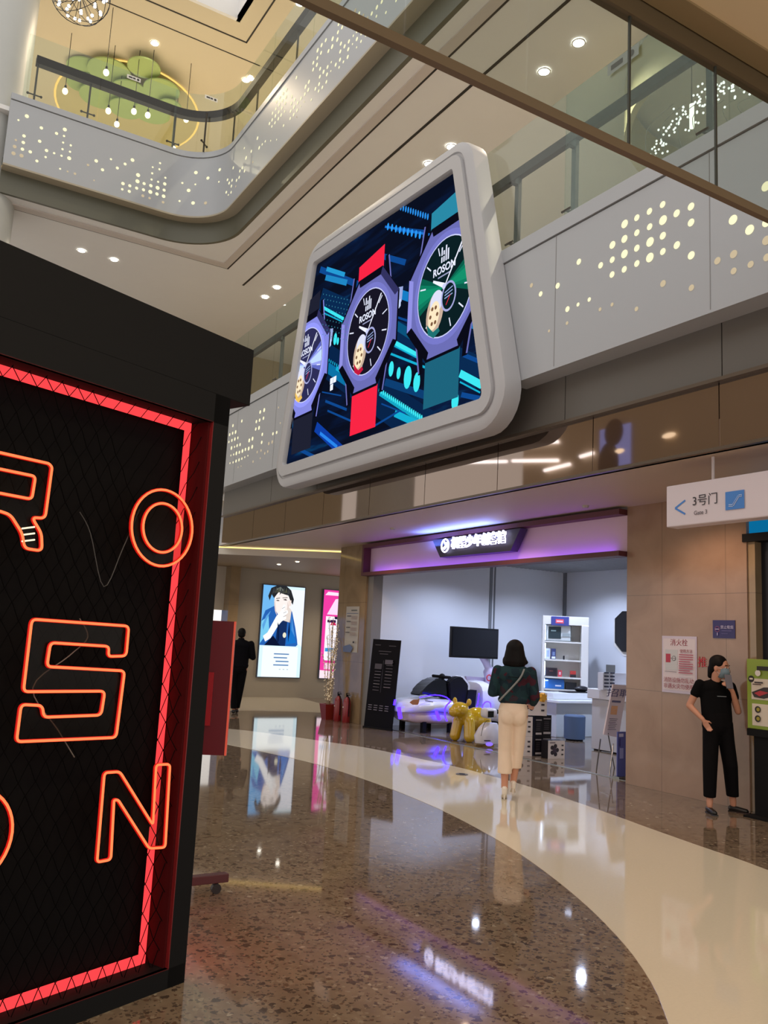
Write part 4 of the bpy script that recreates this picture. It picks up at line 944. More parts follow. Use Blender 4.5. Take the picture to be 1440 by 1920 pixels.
ledtube(smooth_line([at(*p, y=12.76) for p in ((787, 1308), (815, 1303), (838, 1308), (850, 1322))], 4), .008); ledtube(smooth_line([at(*p, y=12.7) for p in ((845, 1315), (836, 1325), (834, 1340), (838, 1352))], 4), .012)
ledtube([at(*p, y=12.74) for p in ((872, 1336), (890, 1338), (896, 1318), (898, 1300))], .01)
ledtube(smooth_line([at(*p, y=12.72) for p in ((904, 1338), (905, 1324), (911, 1316), (919, 1318), (921, 1330))], 4), .01)
ledtube([at(741, 1312, y=13.2), at(739, 1322, y=13.2)], .02)
for x in (8.72, 9.3):
    for y in (12.9, 13.6): g = G(); g.box(x-.04, x+.04, y-.04, y+.04, 0, .2); loc(sim, obj('leg', g, BLACKM, sim))
g = G(); g.box(10.2, 10.6, 12.9, 13.6, 0, .2); loc(sim, obj('leg', g, BLACKM, sim))
def pxprism(pts, y0, th, bev=0):
    g_ = G(); g_.prism([tuple(at(*p, y=y0)) for p in pts], (0, th, 0))
    if bev: bmesh.ops.bevel(g_.b, geom=g_.b.edges[:], offset=bev, segments=3, affect='EDGES', clamp_overlap=True)
    return g_
seatp = [(842, 1280), (850, 1271), (858, 1268), (867, 1269), (879, 1284), (878.5, 1297), (872, 1328), (858, 1326), (845, 1316)]
loc(sim, obj('seat', pxprism(seatp, 12.92, .14, .02), M('seat_black', (12, 11, 18), .6, spec=.2), sim))
loc(sim, obj('seat_edge', pxprism([((x-860)*1.06+861.5, (y-1298)*1.04+1298) for x, y in seatp], 12.98, .1, .01), SW, sim))
BG = M('gloss_black', (6, 8, 8), .18, spec=.5)
loc(sim, obj('fairing', pxprism([(785, 1305), (793, 1294), (801, 1285), (811, 1277), (822, 1271), (832, 1272), (841, 1279), (846, 1300), (846, 1314), (832, 1306), (815, 1301), (800, 1302)], 12.98, .34, .03), BG, sim, smooth=40))
g = G(); c = at(829, 1269, y=13.1); g.cyl((c.x, 12.85, c.z), (c.x, 13.4, c.z), .028); g.cyl((c.x, 13.1, c.z), (c.x-.05, 13.1, c.z-.16), .03); g.ell(c, .06); loc(sim, obj('handlebar', g, BLACKM, sim, smooth=50))
loc(sim, obj('footwell', pxprism([(878, 1294), (894, 1294), (890, 1334), (872, 1330)], 12.9, .3), BLACKM, sim))
a_, b_ = at(845, 1174, y=13.3), at(932, 1236, y=13.3)
g = G(); g.box(a_.x, b_.x, 13.27, 13.33, b_.z, a_.z, .01); tv = loc(sim, obj('television', g, M('tv_black', (12, 12, 16), .35, spec=.3), sim))
g = G(); g.box(a_.x+.03, b_.x-.03, 13.262, 13.268, b_.z+.04, a_.z-.03); loc(sim, obj('tv_glass', g, M('tv_glass', (12, 14, 20), .12, spec=.4), sim))
g = G(); g.tube(smooth_line([at(*p, y=13.42) for p in ((892, 1215), (905, 1232), (915, 1252), (920, 1278), (919, 1315))], 5), [.07]*11+[.12]*10, 12); loc(sim, obj('arm', g, M('sim_lilac', (196, 188, 222), .3), sim, smooth=50))
loc(sim, obj('side_panel', pxprism([(874, 1268), (905, 1270), (928, 1272), (926, 1300), (880, 1298)], 13.5, .06), MC['sim_lilac'], sim))
g = G(); c = at(917, 1271, y=13.27); g.tube([(c.x+.055*math.cos(t), c.y, c.z+.055*math.sin(t)) for t in [2*PI*i/20 for i in range(20)]], .012, 6, closed=True); loc(sim, obj('red_ring', g, M('ring_red', (190, 40, 60), .4), sim))
A = Art(at(772, 1317, y=12.69), (1, 0, 0), (0, 0, 1)); A.poly([(-.05, 0), (.03, .05), (.12, .05), (.16, .07), (.15, .0), (.13, -.04), (.02, -.04)], (160, 100, 60)); A.line(.28, .03, .45, .01, .015, (90, 90, 96)); A.line(.26, .055, .33, .05, .01, (90, 90, 96)); loc(sim, A.done('decal', sim))

# ---- yellow dog statue
yd = thing('dog_statue', 'glossy yellow rounded dog statue standing at the store threshold', 'statue', (8.75, 11.75, 0))
YEL = M('gloss_yellow', (190, 152, 16), .12, coat=.7)
g = G()
g.ell((8.99, 11.70, .36), (.27, .20, .20)); g.cap((8.62, 11.80, .085), (8.66, 11.78, .33), .092); g.cap((8.74, 11.56, .085), (8.76, 11.6, .33), .096); g.cap((9.16, 11.84, .085), (9.12, 11.8, .33), .10); g.cap((9.16, 11.58, .085), (9.12, 11.62, .3), .10)
g.cap((8.76, 11.7, .38), (8.64, 11.68, .50), .125, .11); g.ell((8.61, 11.68, .52), (.165, .14, .125)); g.ell((8.50, 11.68, .485), (.10, .11, .09)); g.ell((8.57, 11.77, .655), (.042, .035, .06)); g.ell((8.73, 11.59, .645), (.046, .04, .06)); g.cap((9.24, 11.72, .42), (9.3, 11.72, .50), .03)
o = fuse('body', g, YEL, yd, .012, 5); loc(yd, o)
# ---- white robot dog
rd = thing('robot_dog', 'white sitting robot dog with a square dark face beside the yellow dog', 'robot toy', (9.1, 11.1, 0))
RW = M('robot_white', (205, 202, 208), .25, coat=.3)
cb = at(915, 1372, y=11.1)
g = G(); g.loft([[(cb.x-.0+r_*1.15*math.cos(2*PI*i/20)+o_, 11.1+r_*.8*math.sin(2*PI*i/20), z) for i in range(20)] for z, r_, o_ in ((.03, .12, 0), (.05, .2, 0), (.16, .215, 0), (.28, .17, .02), (.36, .11, .04))]); loc(rd, obj('body', g, RW, rd, smooth=50))
ch_ = at(918, 1338, y=11.08); g = G(); g.box(ch_.x-.13, ch_.x+.10, 10.98, 11.18, ch_.z-.07, ch_.z+.09, .05); loc(rd, obj('head', g, RW, rd, smooth=50))
g = G(); g.box(ch_.x-.115, ch_.x-.0, 10.968, 10.982, ch_.z-.05, ch_.z+.05, .004); loc(rd, obj('face_screen', g, BG, rd))
g = G(); g.ell((ch_.x+.14, 11.08, ch_.z+.03), (.05, .03, .04)); loc(rd, obj('ear', g, BLACKM, rd, smooth=50))
g = G(); g.tube(smooth_line([at(*p, y=10.93) for p in ((902, 1380), (906, 1362), (912, 1352), (918, 1352))], 4), .004, 5); g.box(cb.x-.2, cb.x-.1, 10.9, 10.94, .1, .112); loc(rd, obj('line_mark', g, BLACKM, rd))
g = G(); g.ell((cb.x-.1, 10.93, .05), (.07, .03, .03)); loc(rd, obj('paw_light', g, E('lilac_glow', (140, 110, 255), 1.2), rd, smooth=50))

# ---- toy boxes near the threshold
BXW, BXD = M('box_white', (214, 210, 212), .4), M('box_dark', (20, 17, 24), .5, spec=.2)
def toybox(x, y, z, w, d, h, rz, lab, face=1, grp='drone toy boxes stacked by the threshold'):
    t = thing('toy_box', lab, 'box', (x, y, z), rz, grp)
    g_ = G(); g_.box(0, w, 0, d, 0, h)
    obj('carton', g_, BXD, t)
    A_ = Art((0, -.001, 0), (1, 0, 0), (0, 0, 1))
    if face:
        A_.rect(0, 0, w, h, (214, 210, 212))
        cx, cz_ = w*.38, h*.48
        for q in range(5): A_.circ(cx+.05*math.cos(q*1.26), cz_+.06*math.sin(q*1.26), .032, (40, 36, 48), 10)
        A_.circ(cx, cz_, .035, (60, 50, 70), 10)
        for q in range(3): A_.rect(w*.78, h*(.2+.25*q), w*.9, h*(.28+.25*q), (50, 46, 56))
        A_.rect(w*.08, h*.86, w*.4, h*.92, (120, 110, 120))
    else:
        A_.rect(w*.1, h*.8, w*.9, h*.86, (150, 146, 150)); A_.rect(w*.1, h*.08, w*.9, h*.18, (190, 186, 190))
        for q in range(5): A_.rect(w*.15, h*(.3+.09*q), w*.7, h*(.33+.09*q), (70, 64, 74))
    A_.done('printed_front', t)
    return t
RZ = math.atan2(-.35, .93)
toybox(8.37, 10.07, 0, .34, .10, .285, RZ, 'lowest white faced toy box behind the walking woman')
toybox(8.37, 10.07, .287, .34, .10, .285, RZ, 'middle white faced toy box behind the walking woman')
toybox(8.50, 10.02, .592, .42, .28, .33, RZ, 'top white faced toy box with a yellow star sticker')
toybox(8.755, 9.97, 0, .13, .24, .285, -.12, 'dark sided toy box at the bottom between white boxes', 0)
toybox(8.755, 9.97, .287, .13, .24, .285, -.12, 'dark sided toy box one level up between white boxes', 0)
toybox(8.93, 10.0, .29, .16, .24, .30, -.12, 'dark toy box at the right of the stack', 0)
toybox(8.93, 10.0, 0, .16, .24, .288, -.12, 'lower dark toy box hidden behind the small white box', 0)
toybox(8.74, 9.66, 0, .30, .16, .26, -.10, 'small white faced toy box standing in front at right')
g = G(); c = at(1020, 1308, y=9.80)
g.prism([(c.x+(.07 if i % 2 else .045)*math.cos(i*PI/7), 9.80, c.z+(.07 if i % 2 else .045)*math.sin(i*PI/7)) for i in range(14)], (0, .09, 0)); tag(obj('star_sticker', g, M('star_yellow', (225, 170, 50), .5)), 'yellow star shaped price sticker on the top toy box', 'sticker')

# ---- display cabinet (turned towards the shop front)
BEF = set(bpy.data.objects)
dc = thing('display_cabinet', 'tall white lit display cabinet with shelves of toy boxes', 'cabinet', (11.7, 12.6, 0))
CX0, CX1, CY = 11.42, 12.32, 12.5
g = G(); g.box(CX0, CX0+.05, CY, CY+.37, 0, 2.08); g.box(CX1-.14, CX1, CY-.02, CY+.37, 0, 2.08, .01); g.box(CX0, CX1, CY+.37, CY+.4, 0, 2.25); g.box(CX0, CX1, CY, CY+.37, 2.08, 2.25)
loc(dc, obj('case', g, M('cabinet_white', (222, 220, 214), .35), dc))
SHZ = [.78, 1.02, 1.36, 1.72]
for z in SHZ: g = G(); g.box(CX0+.05, CX1-.14, CY+.02, CY+.37, z, z+.03); loc(dc, obj('shelf', g, MC['cabinet_white'], dc))
for z0, z1 in ((.81, 1.02), (1.05, 1.36), (1.39, 1.72), (1.75, 2.08)):
    g = G(); g.box(CX0+.052, CX0+.062, CY+.03, CY+.05, z0+.02, z1-.02); loc(dc, obj('light_strip', g, E('cab_led', (190, 215, 255), 14), dc))
def item(nm, x0, x1, z0, z1, c, lab, cat, yoff=.12, d=.1, stripe=None):
    x0, x1 = CX0+(x0-CX0)*.8, CX0+(x1-CX0)*.8
    g_ = G(); g_.box(x0, x1, CY+yoff, CY+yoff+d, z0, z1, .003); o = obj(nm, g_, M('it_%d_%d_%d' % c, c, .4)); tag(o, lab, cat, 'toy boxes in the display cabinet')
    if stripe:
        A_ = Art(((x0+x1)/2, CY+yoff-.001, (z0+z1)/2), (1, 0, 0), (0, 0, 1)); w_, h_ = (x1-x0), (z1-z0)
        for (u0, v0, u1, v1, cc_) in stripe: A_.rect(u0*w_/2, v0*h_/2, u1*w_/2, v1*h_/2, cc_)
        A_.done('print', o)
    return o
x = CX0
item('toy_box', x+.08, x+.70, 1.752, 2.07, (200, 206, 204), 'framed box with large dark robot vehicle picture on top shelf', 'box', .04, .15, [(-1, -1, 1, -.93, (70, 84, 84)), (-1, .93, 1, 1, (70, 84, 84)), (-1, -1, -.95, 1, (70, 84, 84)), (.95, -1, 1, 1, (70, 84, 84)), (-.8, -.7, .2, .8, (34, 52, 56)), (-.6, .2, -.2, .35, (170, 200, 200)), (.3, -.4, .9, .0, (150, 160, 160))])
item('header_card', x+.20, x+.64, 2.06, 2.24, (64, 72, 140), 'blue promotional card with red lettering atop the cabinet', 'card', -.01, .006, [(-.5, -.5, .4, .4, (220, 80, 90)), (-.4, -.2, .3, .1, (240, 200, 210))])
item('toy_box', x+.08, x+.20, 1.392, 1.60, (190, 196, 222), 'pale narrow box at left of second shelf', 'box', .1, .08, [(-.5, -.6, .5, .6, (150, 160, 200))])
item('toy_box', x+.23, x+.34, 1.392, 1.60, (60, 70, 120), 'dark blue narrow box on second shelf', 'box', .1, .08, [(-.8, -.9, .8, -.5, (210, 215, 235)), (-.5, -.3, .6, .4, (120, 140, 180))])
item('toy_figure', x+.52, x+.56, 1.392, 1.47, (24, 26, 34), 'tiny dark figure on second shelf', 'toy', .1, .04)
item('toy_box', x+.09, x+.38, 1.052, 1.22, (34, 26, 36), 'wide dark box on third shelf', 'box', .08, .1, [(-.3, .2, .3, .3, (150, 90, 80))])
item('toy_box', x+.40, x+.50, 1.052, 1.18, (205, 70, 84), 'red box beside the dark box on third shelf', 'box', .08, .1, [(-.5, -.4, .4, .5, (235, 190, 200))])
item('toy_box', x+.70, x+.84, 1.052, 1.18, (200, 66, 60), 'red and black box at right of third shelf', 'box', .08, .1, [(-1, -1, 1, -.1, (40, 34, 40))])
item('toy_box', x+.07, x+.56, .812, 1.0, (40, 104, 178), 'wide blue box on lowest shelf', 'box', .1, .1, [(-.9, .5, -.6, .8, (220, 230, 245)), (.1, -.5, .7, -.2, (210, 220, 235))])
item('toy_box', x+.60, x+.86, .812, .95, (24, 26, 32), 'black box at right of lowest shelf', 'box', .1, .1)
TR_ = Matrix.Translation((CX1, CY, 0)) @ Matrix.Rotation(math.radians(-38), 4, 'Z') @ Matrix.Translation((-CX1, -CY, 0))
bpy.context.view_layer.update()
for o in set(bpy.data.objects)-BEF:
    if o.parent is None: o.matrix_world = TR_ @ o.matrix_world
# counter in front
ct = thing('counter', 'white counter with overhanging top in front of the lit cabinet', 'counter', (11.5, 12.2, 0))
g = G(); g.box(11.0, 12.25, 11.95, 12.45, 0, .62, .01); loc(ct, obj('body', g, M('counter_white', (196, 204, 210), .35), ct))
g = G(); g.box(10.9, 12.35, 11.8, 12.48, .62, .67, .01); loc(ct, obj('lower_top', g, M('counter_top', (225, 228, 230), .3), ct)); g = G(); g.box(11.0, 12.2, 12.05, 12.48, .67, .79, .01); loc(ct, obj('raised_top', g, MC['counter_top'], ct))
g = G(); g.box(11.45, 12.1, 12.1, 12.4, .792, .81, .005); g.ell((11.9, 12.25, .86), (.16, .1, .06)); tag(obj('drone', g, M('drone_black', (26, 24, 28), .4), smooth=40), 'low black toy vehicle on tray atop the raised counter', 'toy')
g = G(); g.cyl((11.06, 11.54, .03), (11.06, 11.54, .42), .185, .19, n=28); g.cyl((11.06, 11.54, .42), (11.06, 11.54, .44), .19, .17, n=28)
st_ = tag(obj('round_stool', g, M('stool_blue', (74, 94, 124), .7), smooth=40), 'blue grey round stool in front of the white counter', 'stool')
g = G(); g.cyl((11.06, 11.54, 0), (11.06, 11.54, .03), .15, n=20); obj('base', g, BLACKM, st_)
c2 = thing('pedestal_counter', 'white pedestal counter partly behind the marble pillar', 'counter', (10.8, 10.3, 0))
g = G(); g.box(10.36, 11.6, 9.6, 10.42, .02, .82, .01); loc(c2, obj('body', g, M('ped_white', (190, 192, 198), .4), c2))
g = G(); g.box(10.33, 11.6, 9.5, 10.5, .82, .98, .01); loc(c2, obj('top', g, M('ped_top', (212, 212, 216), .35), c2))
g = G(); g.box(10.40, 11.5, 9.65, 10.4, 0, .02); loc(c2, obj('plinth', g, BLACKM, c2))
a_ = at(1129, 1300, y=10.1); b_ = at(1160, 1262, y=10.1)
bs = thing('box_of_cars', 'white display card holding small dark toys on the pedestal counter', 'toy display', (a_.x, 10.1, .98))
g = G(); g.box(a_.x, b_.x+.15, 10.08, 10.2, .98, b_.z); loc(bs, obj('card', g, M('card_white', (220, 220, 226), .5), bs))
for i in range(5):
    for j in range(2): g = G(); g.box(a_.x+.02+j*.13, a_.x+.10+j*.13, 10.05, 10.08, 1.02+i*.055, 1.045+i*.055, .004); loc(bs, obj('toy_car', g, M('car_navy', (34, 36, 60), .4), bs))
g = G(); c = at(1144, 1254, x=13.14); g.box(13.145, 13.155, c.y-.12, c.y+.12, c.z-.08, c.z+.08); tag(obj('wall_plate', g, M('plate_grey', (110, 108, 104), .5)), 'small grey plate on store rear wall under the hexagon', 'switch plate')
# easel
ez = thing('easel_sign', 'leaning white notice board on a thin metal easel beside the pillar', 'sign', (8.5, 8.4, 0))
P = lambda px, py, y=8.35: at(px, py, y=y)
tl, tr, br_, bl_ = P(1150, 1283), P(1176, 1285), P(1160, 1383), P(1132, 1377)
g = G(); g.prism([tl, tr, br_, bl_], (0, .02, 0)); loc(ez, obj('board', g, M('board_white', (214, 204, 212), .5), ez))
u_ = (tr-tl); v_ = (bl_-tl)
A = Art(tl+Vector((0, -.002, 0)), u_, -v_)
A.rect(.12, -.36, .75, -.32, (90, 92, 130))
for i in range(7): A.rect(.15, -.43-.025*i-.018, .6, -.43-.025*i, (236, 176, 110))
for i in range(7): A.rect(.12+.06*(i % 2), -.68-.035*i-.010, .72-.05*(i % 3), -.68-.035*i, (110, 100, 120))
A.text('招聘', .12, .45, -.18, (90, 84, 130), sx=2.0)
A.done('print', ez); ez.children[-1].matrix_parent_inverse = (Matrix.Translation(ez.location)).inverted()
for p, q in (((1126, 1385), (1118, 1447)), ((1150, 1395), (1143, 1456)), ((1140, 1375), (1152, 1440))):
    a_ = P(*p); b_ = at(*q, z=0.0); g = G(); g.cyl(a_, b_, .009, n=8); loc(ez, obj('leg', g, STEEL, ez))
g = G(); g.cyl(P(1128, 1409, 8.5), P(1147, 1412, 8.3), .006, n=6); loc(ez, obj('crossbar', g, STEEL, ez))
bn = thing('banner_stand', 'narrow blue banner at the pillar edge with white marks', 'banner', (8.45, 7.85, 0))
a_ = at(1157, 1372, y=7.98); b_ = at(1157, 1463, z=0)
g = G(); g.box(a_.x, a_.x+.35, 7.97, 7.985, .03, a_.z); loc(bn, obj('cloth', g, M('banner_blue', (86, 96, 170), .5), bn))
g = G(); g.box(a_.x-.02, a_.x+.37, 7.92, 8.03, 0, .03); loc(bn, obj('foot', g, STEEL, bn))
A = Art((a_.x, 7.966, 0), (1, 0, 0), (0, 0, 1)); A.rect(.02, .52, .10, .56, (200, 205, 235)); A.rect(.02, .40, .05, .5, (60, 60, 130)); A.rect(.03, .25, .10, .38, (150, 160, 215)); loc(bn, A.done('print', bn))

# ---- black standee left of store
p0, p1_ = at(682, 1363, z=0), at(735, 1370, z=0); tl, tr = at(700, 1198, y=p0.y+.05), at(752, 1201, y=p1_.y+.05)
sd = thing('standee', 'tall black advertising standee with fine white print left of the store', 'standee', tuple(p0))
bk = Vector((.03, .03, 0))
g = G(); g.prism([p0+up0*.01, p1_+up0*.01, tr, tl], bk*.8); loc(sd, obj('board', g, M('standee_black', (14, 13, 19), .6, spec=.1), sd))
g = G(); g.prism([p0-bk*2, p1_-bk*2, p1_+bk*1.5, p0+bk*1.5], up0*.025); loc(sd, obj('foot', g, BLACKM, sd))
R_ = (p1_-p0); U_ = (tl-p0)
A = Art(p0-bk*.15, R_, U_)
GR = (104, 98, 108)
for v, u0, u1 in ((.93, .1, .3), (.925, .6, .85), (.86, .25, .7), (.83, .3, .6)): A.rect(u0, v, u1, v+.008, (70, 66, 76))
for i in range(9):
    A.rect(.2, .70-.035*i, .42, .705-.035*i, GR if i % 3 else (150, 144, 150)); A.rect(.58, .74-.035*i, .82, .745-.035*i, GR if i % 4 else (160, 150, 156))
A.rect(.2, .66, .45, .72, (66, 62, 72)); A.rect(.55, .72, .82, .77, (84, 80, 92)); A.rect(.49, .4, .5, .76, (70, 66, 78))
for i in range(4):
    for j in range(3): A.rect(.12+.2*i, .25-.025*j, .25+.2*i, .257-.025*j, (130, 124, 134))
A.done('print', sd); sd.children[-1].matrix_parent_inverse = Matrix.Translation(sd.location).inverted()

# ---- fire extinguishers, pot with lit branches
EXR = M('ext_red', (132, 26, 30), .3, coat=.3)
for i, (x, y, lab) in enumerate(((8.04, 14.88, 'left red fire extinguisher beside the flower pot'), (8.09, 14.62, 'right red fire extinguisher beside the marble pillar edge'))):
    t = thing('fire_extinguisher', lab, 'fire extinguisher', (x, y, 0), 0, 'red fire extinguishers')
    g = G(); n = 20
    g.loft([[(r_*math.cos(2*PI*k/n), r_*math.sin(2*PI*k/n), z) for k in range(n)] for r_, z in ((.07, 0), (.078, .02), (.078, .38), (.065, .43), (.035, .46), (.028, .48))]); obj('cylinder', g, EXR, t, smooth=50)
    g = G(); g.cyl((0, 0, .48), (0, 0, .51), .02); g.box(-.02, .06, -.012, .012, .51, .525); g.box(-.02, .05, -.01, .01, .545, .555); g.box(-.02, -.01, -.01, .01, .51, .555); obj('valve', g, BLACKM, t)
    g = G(); g.tube(smooth_line([Vector((.0, -.02, .5)), Vector((.0, -.09, .45)), Vector((.0, -.095, .3)), Vector((0, -.09, .12))], 4), .009, 6); obj('hose', g, BLACKM, t)
    g = G(); g.box(-.0795, -.078, -.02, .02, .28, .30); obj('label', g, M('label_white', (220, 214, 206), .5), t)
pt = thing('potted_branches', 'red pot with pale light wrapped branches at the tan pillar corner', 'plant', (8.0, 15.2, 0))
g = G(); g.loft([[(r_*math.cos(2*PI*k/4+PI/4), r_*math.sin(2*PI*k/4+PI/4), z) for k in range(4)] for r_, z in ((.13, 0), (.19, .30), (.16, .30), (.15, .26))]); obj('pot', g, M('pot_red', (128, 34, 24), .4), pt)
g = G(); R_ = random.Random(5); gl = G()
for i in range(16):
    a = R_.uniform(-.10, .10); b = R_.uniform(-.10, .10); hh = R_.uniform(.9, 1.75); pts = [Vector((a*.3, b*.3, .25)), Vector((a*.6+R_.uniform(-.03, .03), b*.6, .25+hh*.4)), Vector((a, b, .25+hh*.75)), Vector((a*1.5, b*1.5+.02, .25+hh))]
    sl = smooth_line(pts, 5); g.tube(sl, .005, 4)
    for p in sl[2:]:
        for q in range(2): gl.ell(p+Vector((R_.uniform(-.025, .025), R_.uniform(-.025, .025), R_.uniform(-.03, .03))), .010, 5, 4)
obj('branches', g, M('branch_tan', (150, 130, 100), .7), pt); obj('string_lights', gl, M('tiny_bulbs', (215, 200, 170), .4, emit=.25, ec=(255, 230, 190)), pt)['kind'] = 'stuff'

# ---- notices on the tan pillar
def poster(nm, lab, cat, c00, w, h, right, bg, rough=.35, thick=.006):
    t = thing(nm, lab, cat, c00); R_ = Vector(right); N_ = R_.cross(Vector((0, 0, 1)))
    g_ = G(); o0 = Vector((0, 0, 0)); g_.prism([o0, R_*w, R_*w+up0*h, up0*h], -N_*-thick); obj('sheet', g_, M('sheet_%d_%d_%d' % bg, bg, rough), t)
    return t, Art(N_*(thick+.0006), right, (0, 0, 1))
a_ = at(645, 1222, x=8.19); b_ = at(674, 1137, x=8.19)
t, A = poster('wall_notice', 'pale paper notice with rows of text on the tan pillar', 'notice', (8.197, a_.y, a_.z), a_.y-b_.y, b_.z-a_.z, (0, -1, 0), (176, 170, 158))
w_, h_ = a_.y-b_.y, b_.z-a_.z
A.rect(.4*w_, .9*h_, .85*w_, .93*h_, (100, 104, 100)); A.rect(.06*w_, .84*h_, .94*w_, .855*h_, (110, 120, 140))
for v in (.78, .66, .53, .42): A.rect(.1*w_, v*h_, .42*w_, (v+.02)*h_, (80, 76, 80)); [A.rect(.45*w_, (v-.02*i)*h_, .9*w_, (v-.02*i+.008)*h_, (150, 128, 124)) for i in range(4)]
A.poly([(0, 0), (.6*w_, 0), (.75*w_, .1*h_), (.5*w_, .17*h_), (0, .12*h_)], (96, 112, 150)); A.rect(.72*w_, .2*h_, .84*w_, .24*h_, (50, 48, 60)); A.done('print', t)

# ---- light boxes
def lightbox(lab, x0, x1, z0, z1):
    t = thing('light_box', lab, 'light box', (x0, 20.6, z0)); g_ = G(); g_.box(-.02, x1-x0+.02, -.06, 0, -.02, z1-z0+.02); obj('frame', g_, M('lb_frame', (70, 82, 104), .4), t)
    A_ = Art((0, -.062, 0), (1, 0, 0), (0, 0, 1), lift=.0008, emit=1.1); return t, A_, x1-x0, z1-z0
t, A, w_, h_ = lightbox('glowing advert light box with a portrait of a young person in blue jacket', 8.71, 9.90, .52, 2.87)
A.c = [(0, 0), (w_, 0), (w_, h_), (0, h_)]
def pf(pts, c): A.poly([(u*w_, v*h_) for u, v in pts], c)
pf([(0, 0), (1, 0), (1, 1), (0, 1)], (214, 240, 250)); pf([(0, .34), (.2, .34), (.45, 1), (0, 1)], (110, 180, 236)); pf([(.08, .0), (.92, 0), (.92, .33), (.08, .33)], (240, 250, 252)); pf([(.55, .5), (1, .34), (1, .97), (.62, .97)], (238, 242, 252))
pf([(.0, .34), (.0, .60), (.08, .72), (.3, .78), (.6, .80), (.72, .72), (.82, .55), (.88, .42), (.9, .36), (.86, .34)], (38, 96, 176))
pf([(.35, .34), (.4, .62), (.52, .72), (.62, .66), (.60, .34)], (20, 44, 92)); pf([(.62, .36), (.68, .6), (.78, .5), (.86, .38)], (24, 110, 196)); pf([(.1, .34), (.3, .45), (.45, .36), (.5, .34)], (12, 20, 50)); pf([(0, .36), (.2, .5), (.16, .66), (0, .6)], (120, 200, 236))
pf([(.28, .92), (.5, .95), (.66, .86), (.66, .74), (.56, .64), (.44, .64), (.33, .72), (.27, .82)], (246, 236, 232)); pf([(.52, .62), (.68, .60), (.7, .74), (.6, .78)], (226, 214, 206))
pf([(.12, .88), (.18, .97), (.3, 1.0), (.55, 1.0), (.66, .96), (.74, .86), (.72, .80), (.66, .84), (.6, .90), (.5, .91), (.36, .93), (.26, .86), (.2, .90), (.16, .83)], (38, 40, 44)); pf([(.28, .96), (.4, .99), (.5, .95), (.4, .94)], (104, 110, 104))
pf([(.60, .84), (.68, .85), (.68, .79), (.62, .78)], (238, 222, 214))
pf([(.06, .44), (.16, .48), (.34, .66), (.44, .72), (.5, .80), (.55, .79), (.52, .72), (.6, .74), (.62, .71), (.52, .66), (.58, .67), (.58, .64), (.48, .61), (.40, .56), (.24, .42), (.12, .38)], (250, 250, 250)); 
pf([(.30, .835), (.36, .845), (.40, .835), (.36, .83)], (70, 60, 60)); pf([(.47, .85), (.54, .86), (.58, .845), (.53, .843)], (70, 60, 60)); pf([(.31, .86), (.40, .87), (.40, .863), (.31, .852)], (60, 50, 48)); pf([(.46, .872), (.58, .88), (.58, .873), (.46, .865)], (60, 50, 48))
pf([(.27, .80), (.30, .72), (.36, .66), (.33, .72), (.30, .80), (.285, .86)], (226, 206, 200)); pf([(.58, .84), (.62, .78), (.58, .70), (.56, .66), (.60, .74), (.59, .80)], (218, 196, 190))
for q in range(7): pf([(.2+.06*q, .90+.012*(q % 3)), (.24+.06*q, .985), (.27+.06*q, .93)], (58+8*(q % 3), 60+8*(q % 3), 62))
pf([(.02, .56), (.10, .66), (.2, .72), (.12, .62), (.05, .5)], (90, 160, 220)); pf([(.70, .70), (.76, .56), (.82, .44), (.72, .52)], (70, 140, 214)); pf([(.38, .60), (.42, .56), (.44, .40), (.40, .36)], (12, 28, 66)); pf([(.66, .64), (.64, .5), (.66, .38), (.69, .5)], (12, 30, 74))
for u, v in ((.46, .75), (.5, .70), (.5, .66)): A.line(u*w_, v*h_, (u+.07)*w_, (v+.02)*h_, .01, (120, 120, 130))
A.circ(.56*w_, .46*h_, .05, (230, 226, 200), 16, .07)
for i, (u0, u1) in enumerate(((.34, .70), (.34, .66), (.39, .70), (.34, .70))): A.rect(u0*w_, (.245-.04*i)*h_, u1*w_, (.258-.04*i)*h_, (90, 130, 180))
for i in range(3): A.rect((.48+.09*i)*w_, .08*h_, (.52+.09*i)*w_, .09*h_, (190, 205, 215))
A.done('lit_picture', t)
t, A, w_, h_ = lightbox('pink and white advert light box partly hidden by the tan pillar', 10.48, 11.67, .52, 2.87)
A.c = [(0, 0), (w_, 0), (w_, h_), (0, h_)]
pf([(0, 0), (1, 0), (1, 1), (0, 1)], (236, 60, 160)); pf([(0, 0), (1, 0), (1, .09), (.6, .07), (0, .09)], (250, 225, 236)); pf([(.1, .72), (.9, .72), (.9, .88), (.7, .93), (.3, .9)], (250, 215, 245)); pf([(.03, .94), (.9, .94), (.7, .97), (.1, .98)], (252, 225, 245))
pf([(.08, .2), (.9, .2), (.9, .70), (.08, .70)], (246, 240, 252)); pf([(.1, .3), (.9, .3), (.9, .34), (.1, .34)], (60, 150, 210)); pf([(.12, .63), (.34, .63), (.34, .66), (.12, .66)], (60, 30, 70)); pf([(.2, .6), (.36, .6), (.32, .63), (.22, .63)], (200, 40, 90)); pf([(.1, .1), (.9, .1), (.9, .17), (.1, .17)], (252, 200, 226)); pf([(.3, .67), (.42, .67), (.42, .70), (.3, .70)], (40, 30, 60))
A.done('lit_picture', t)

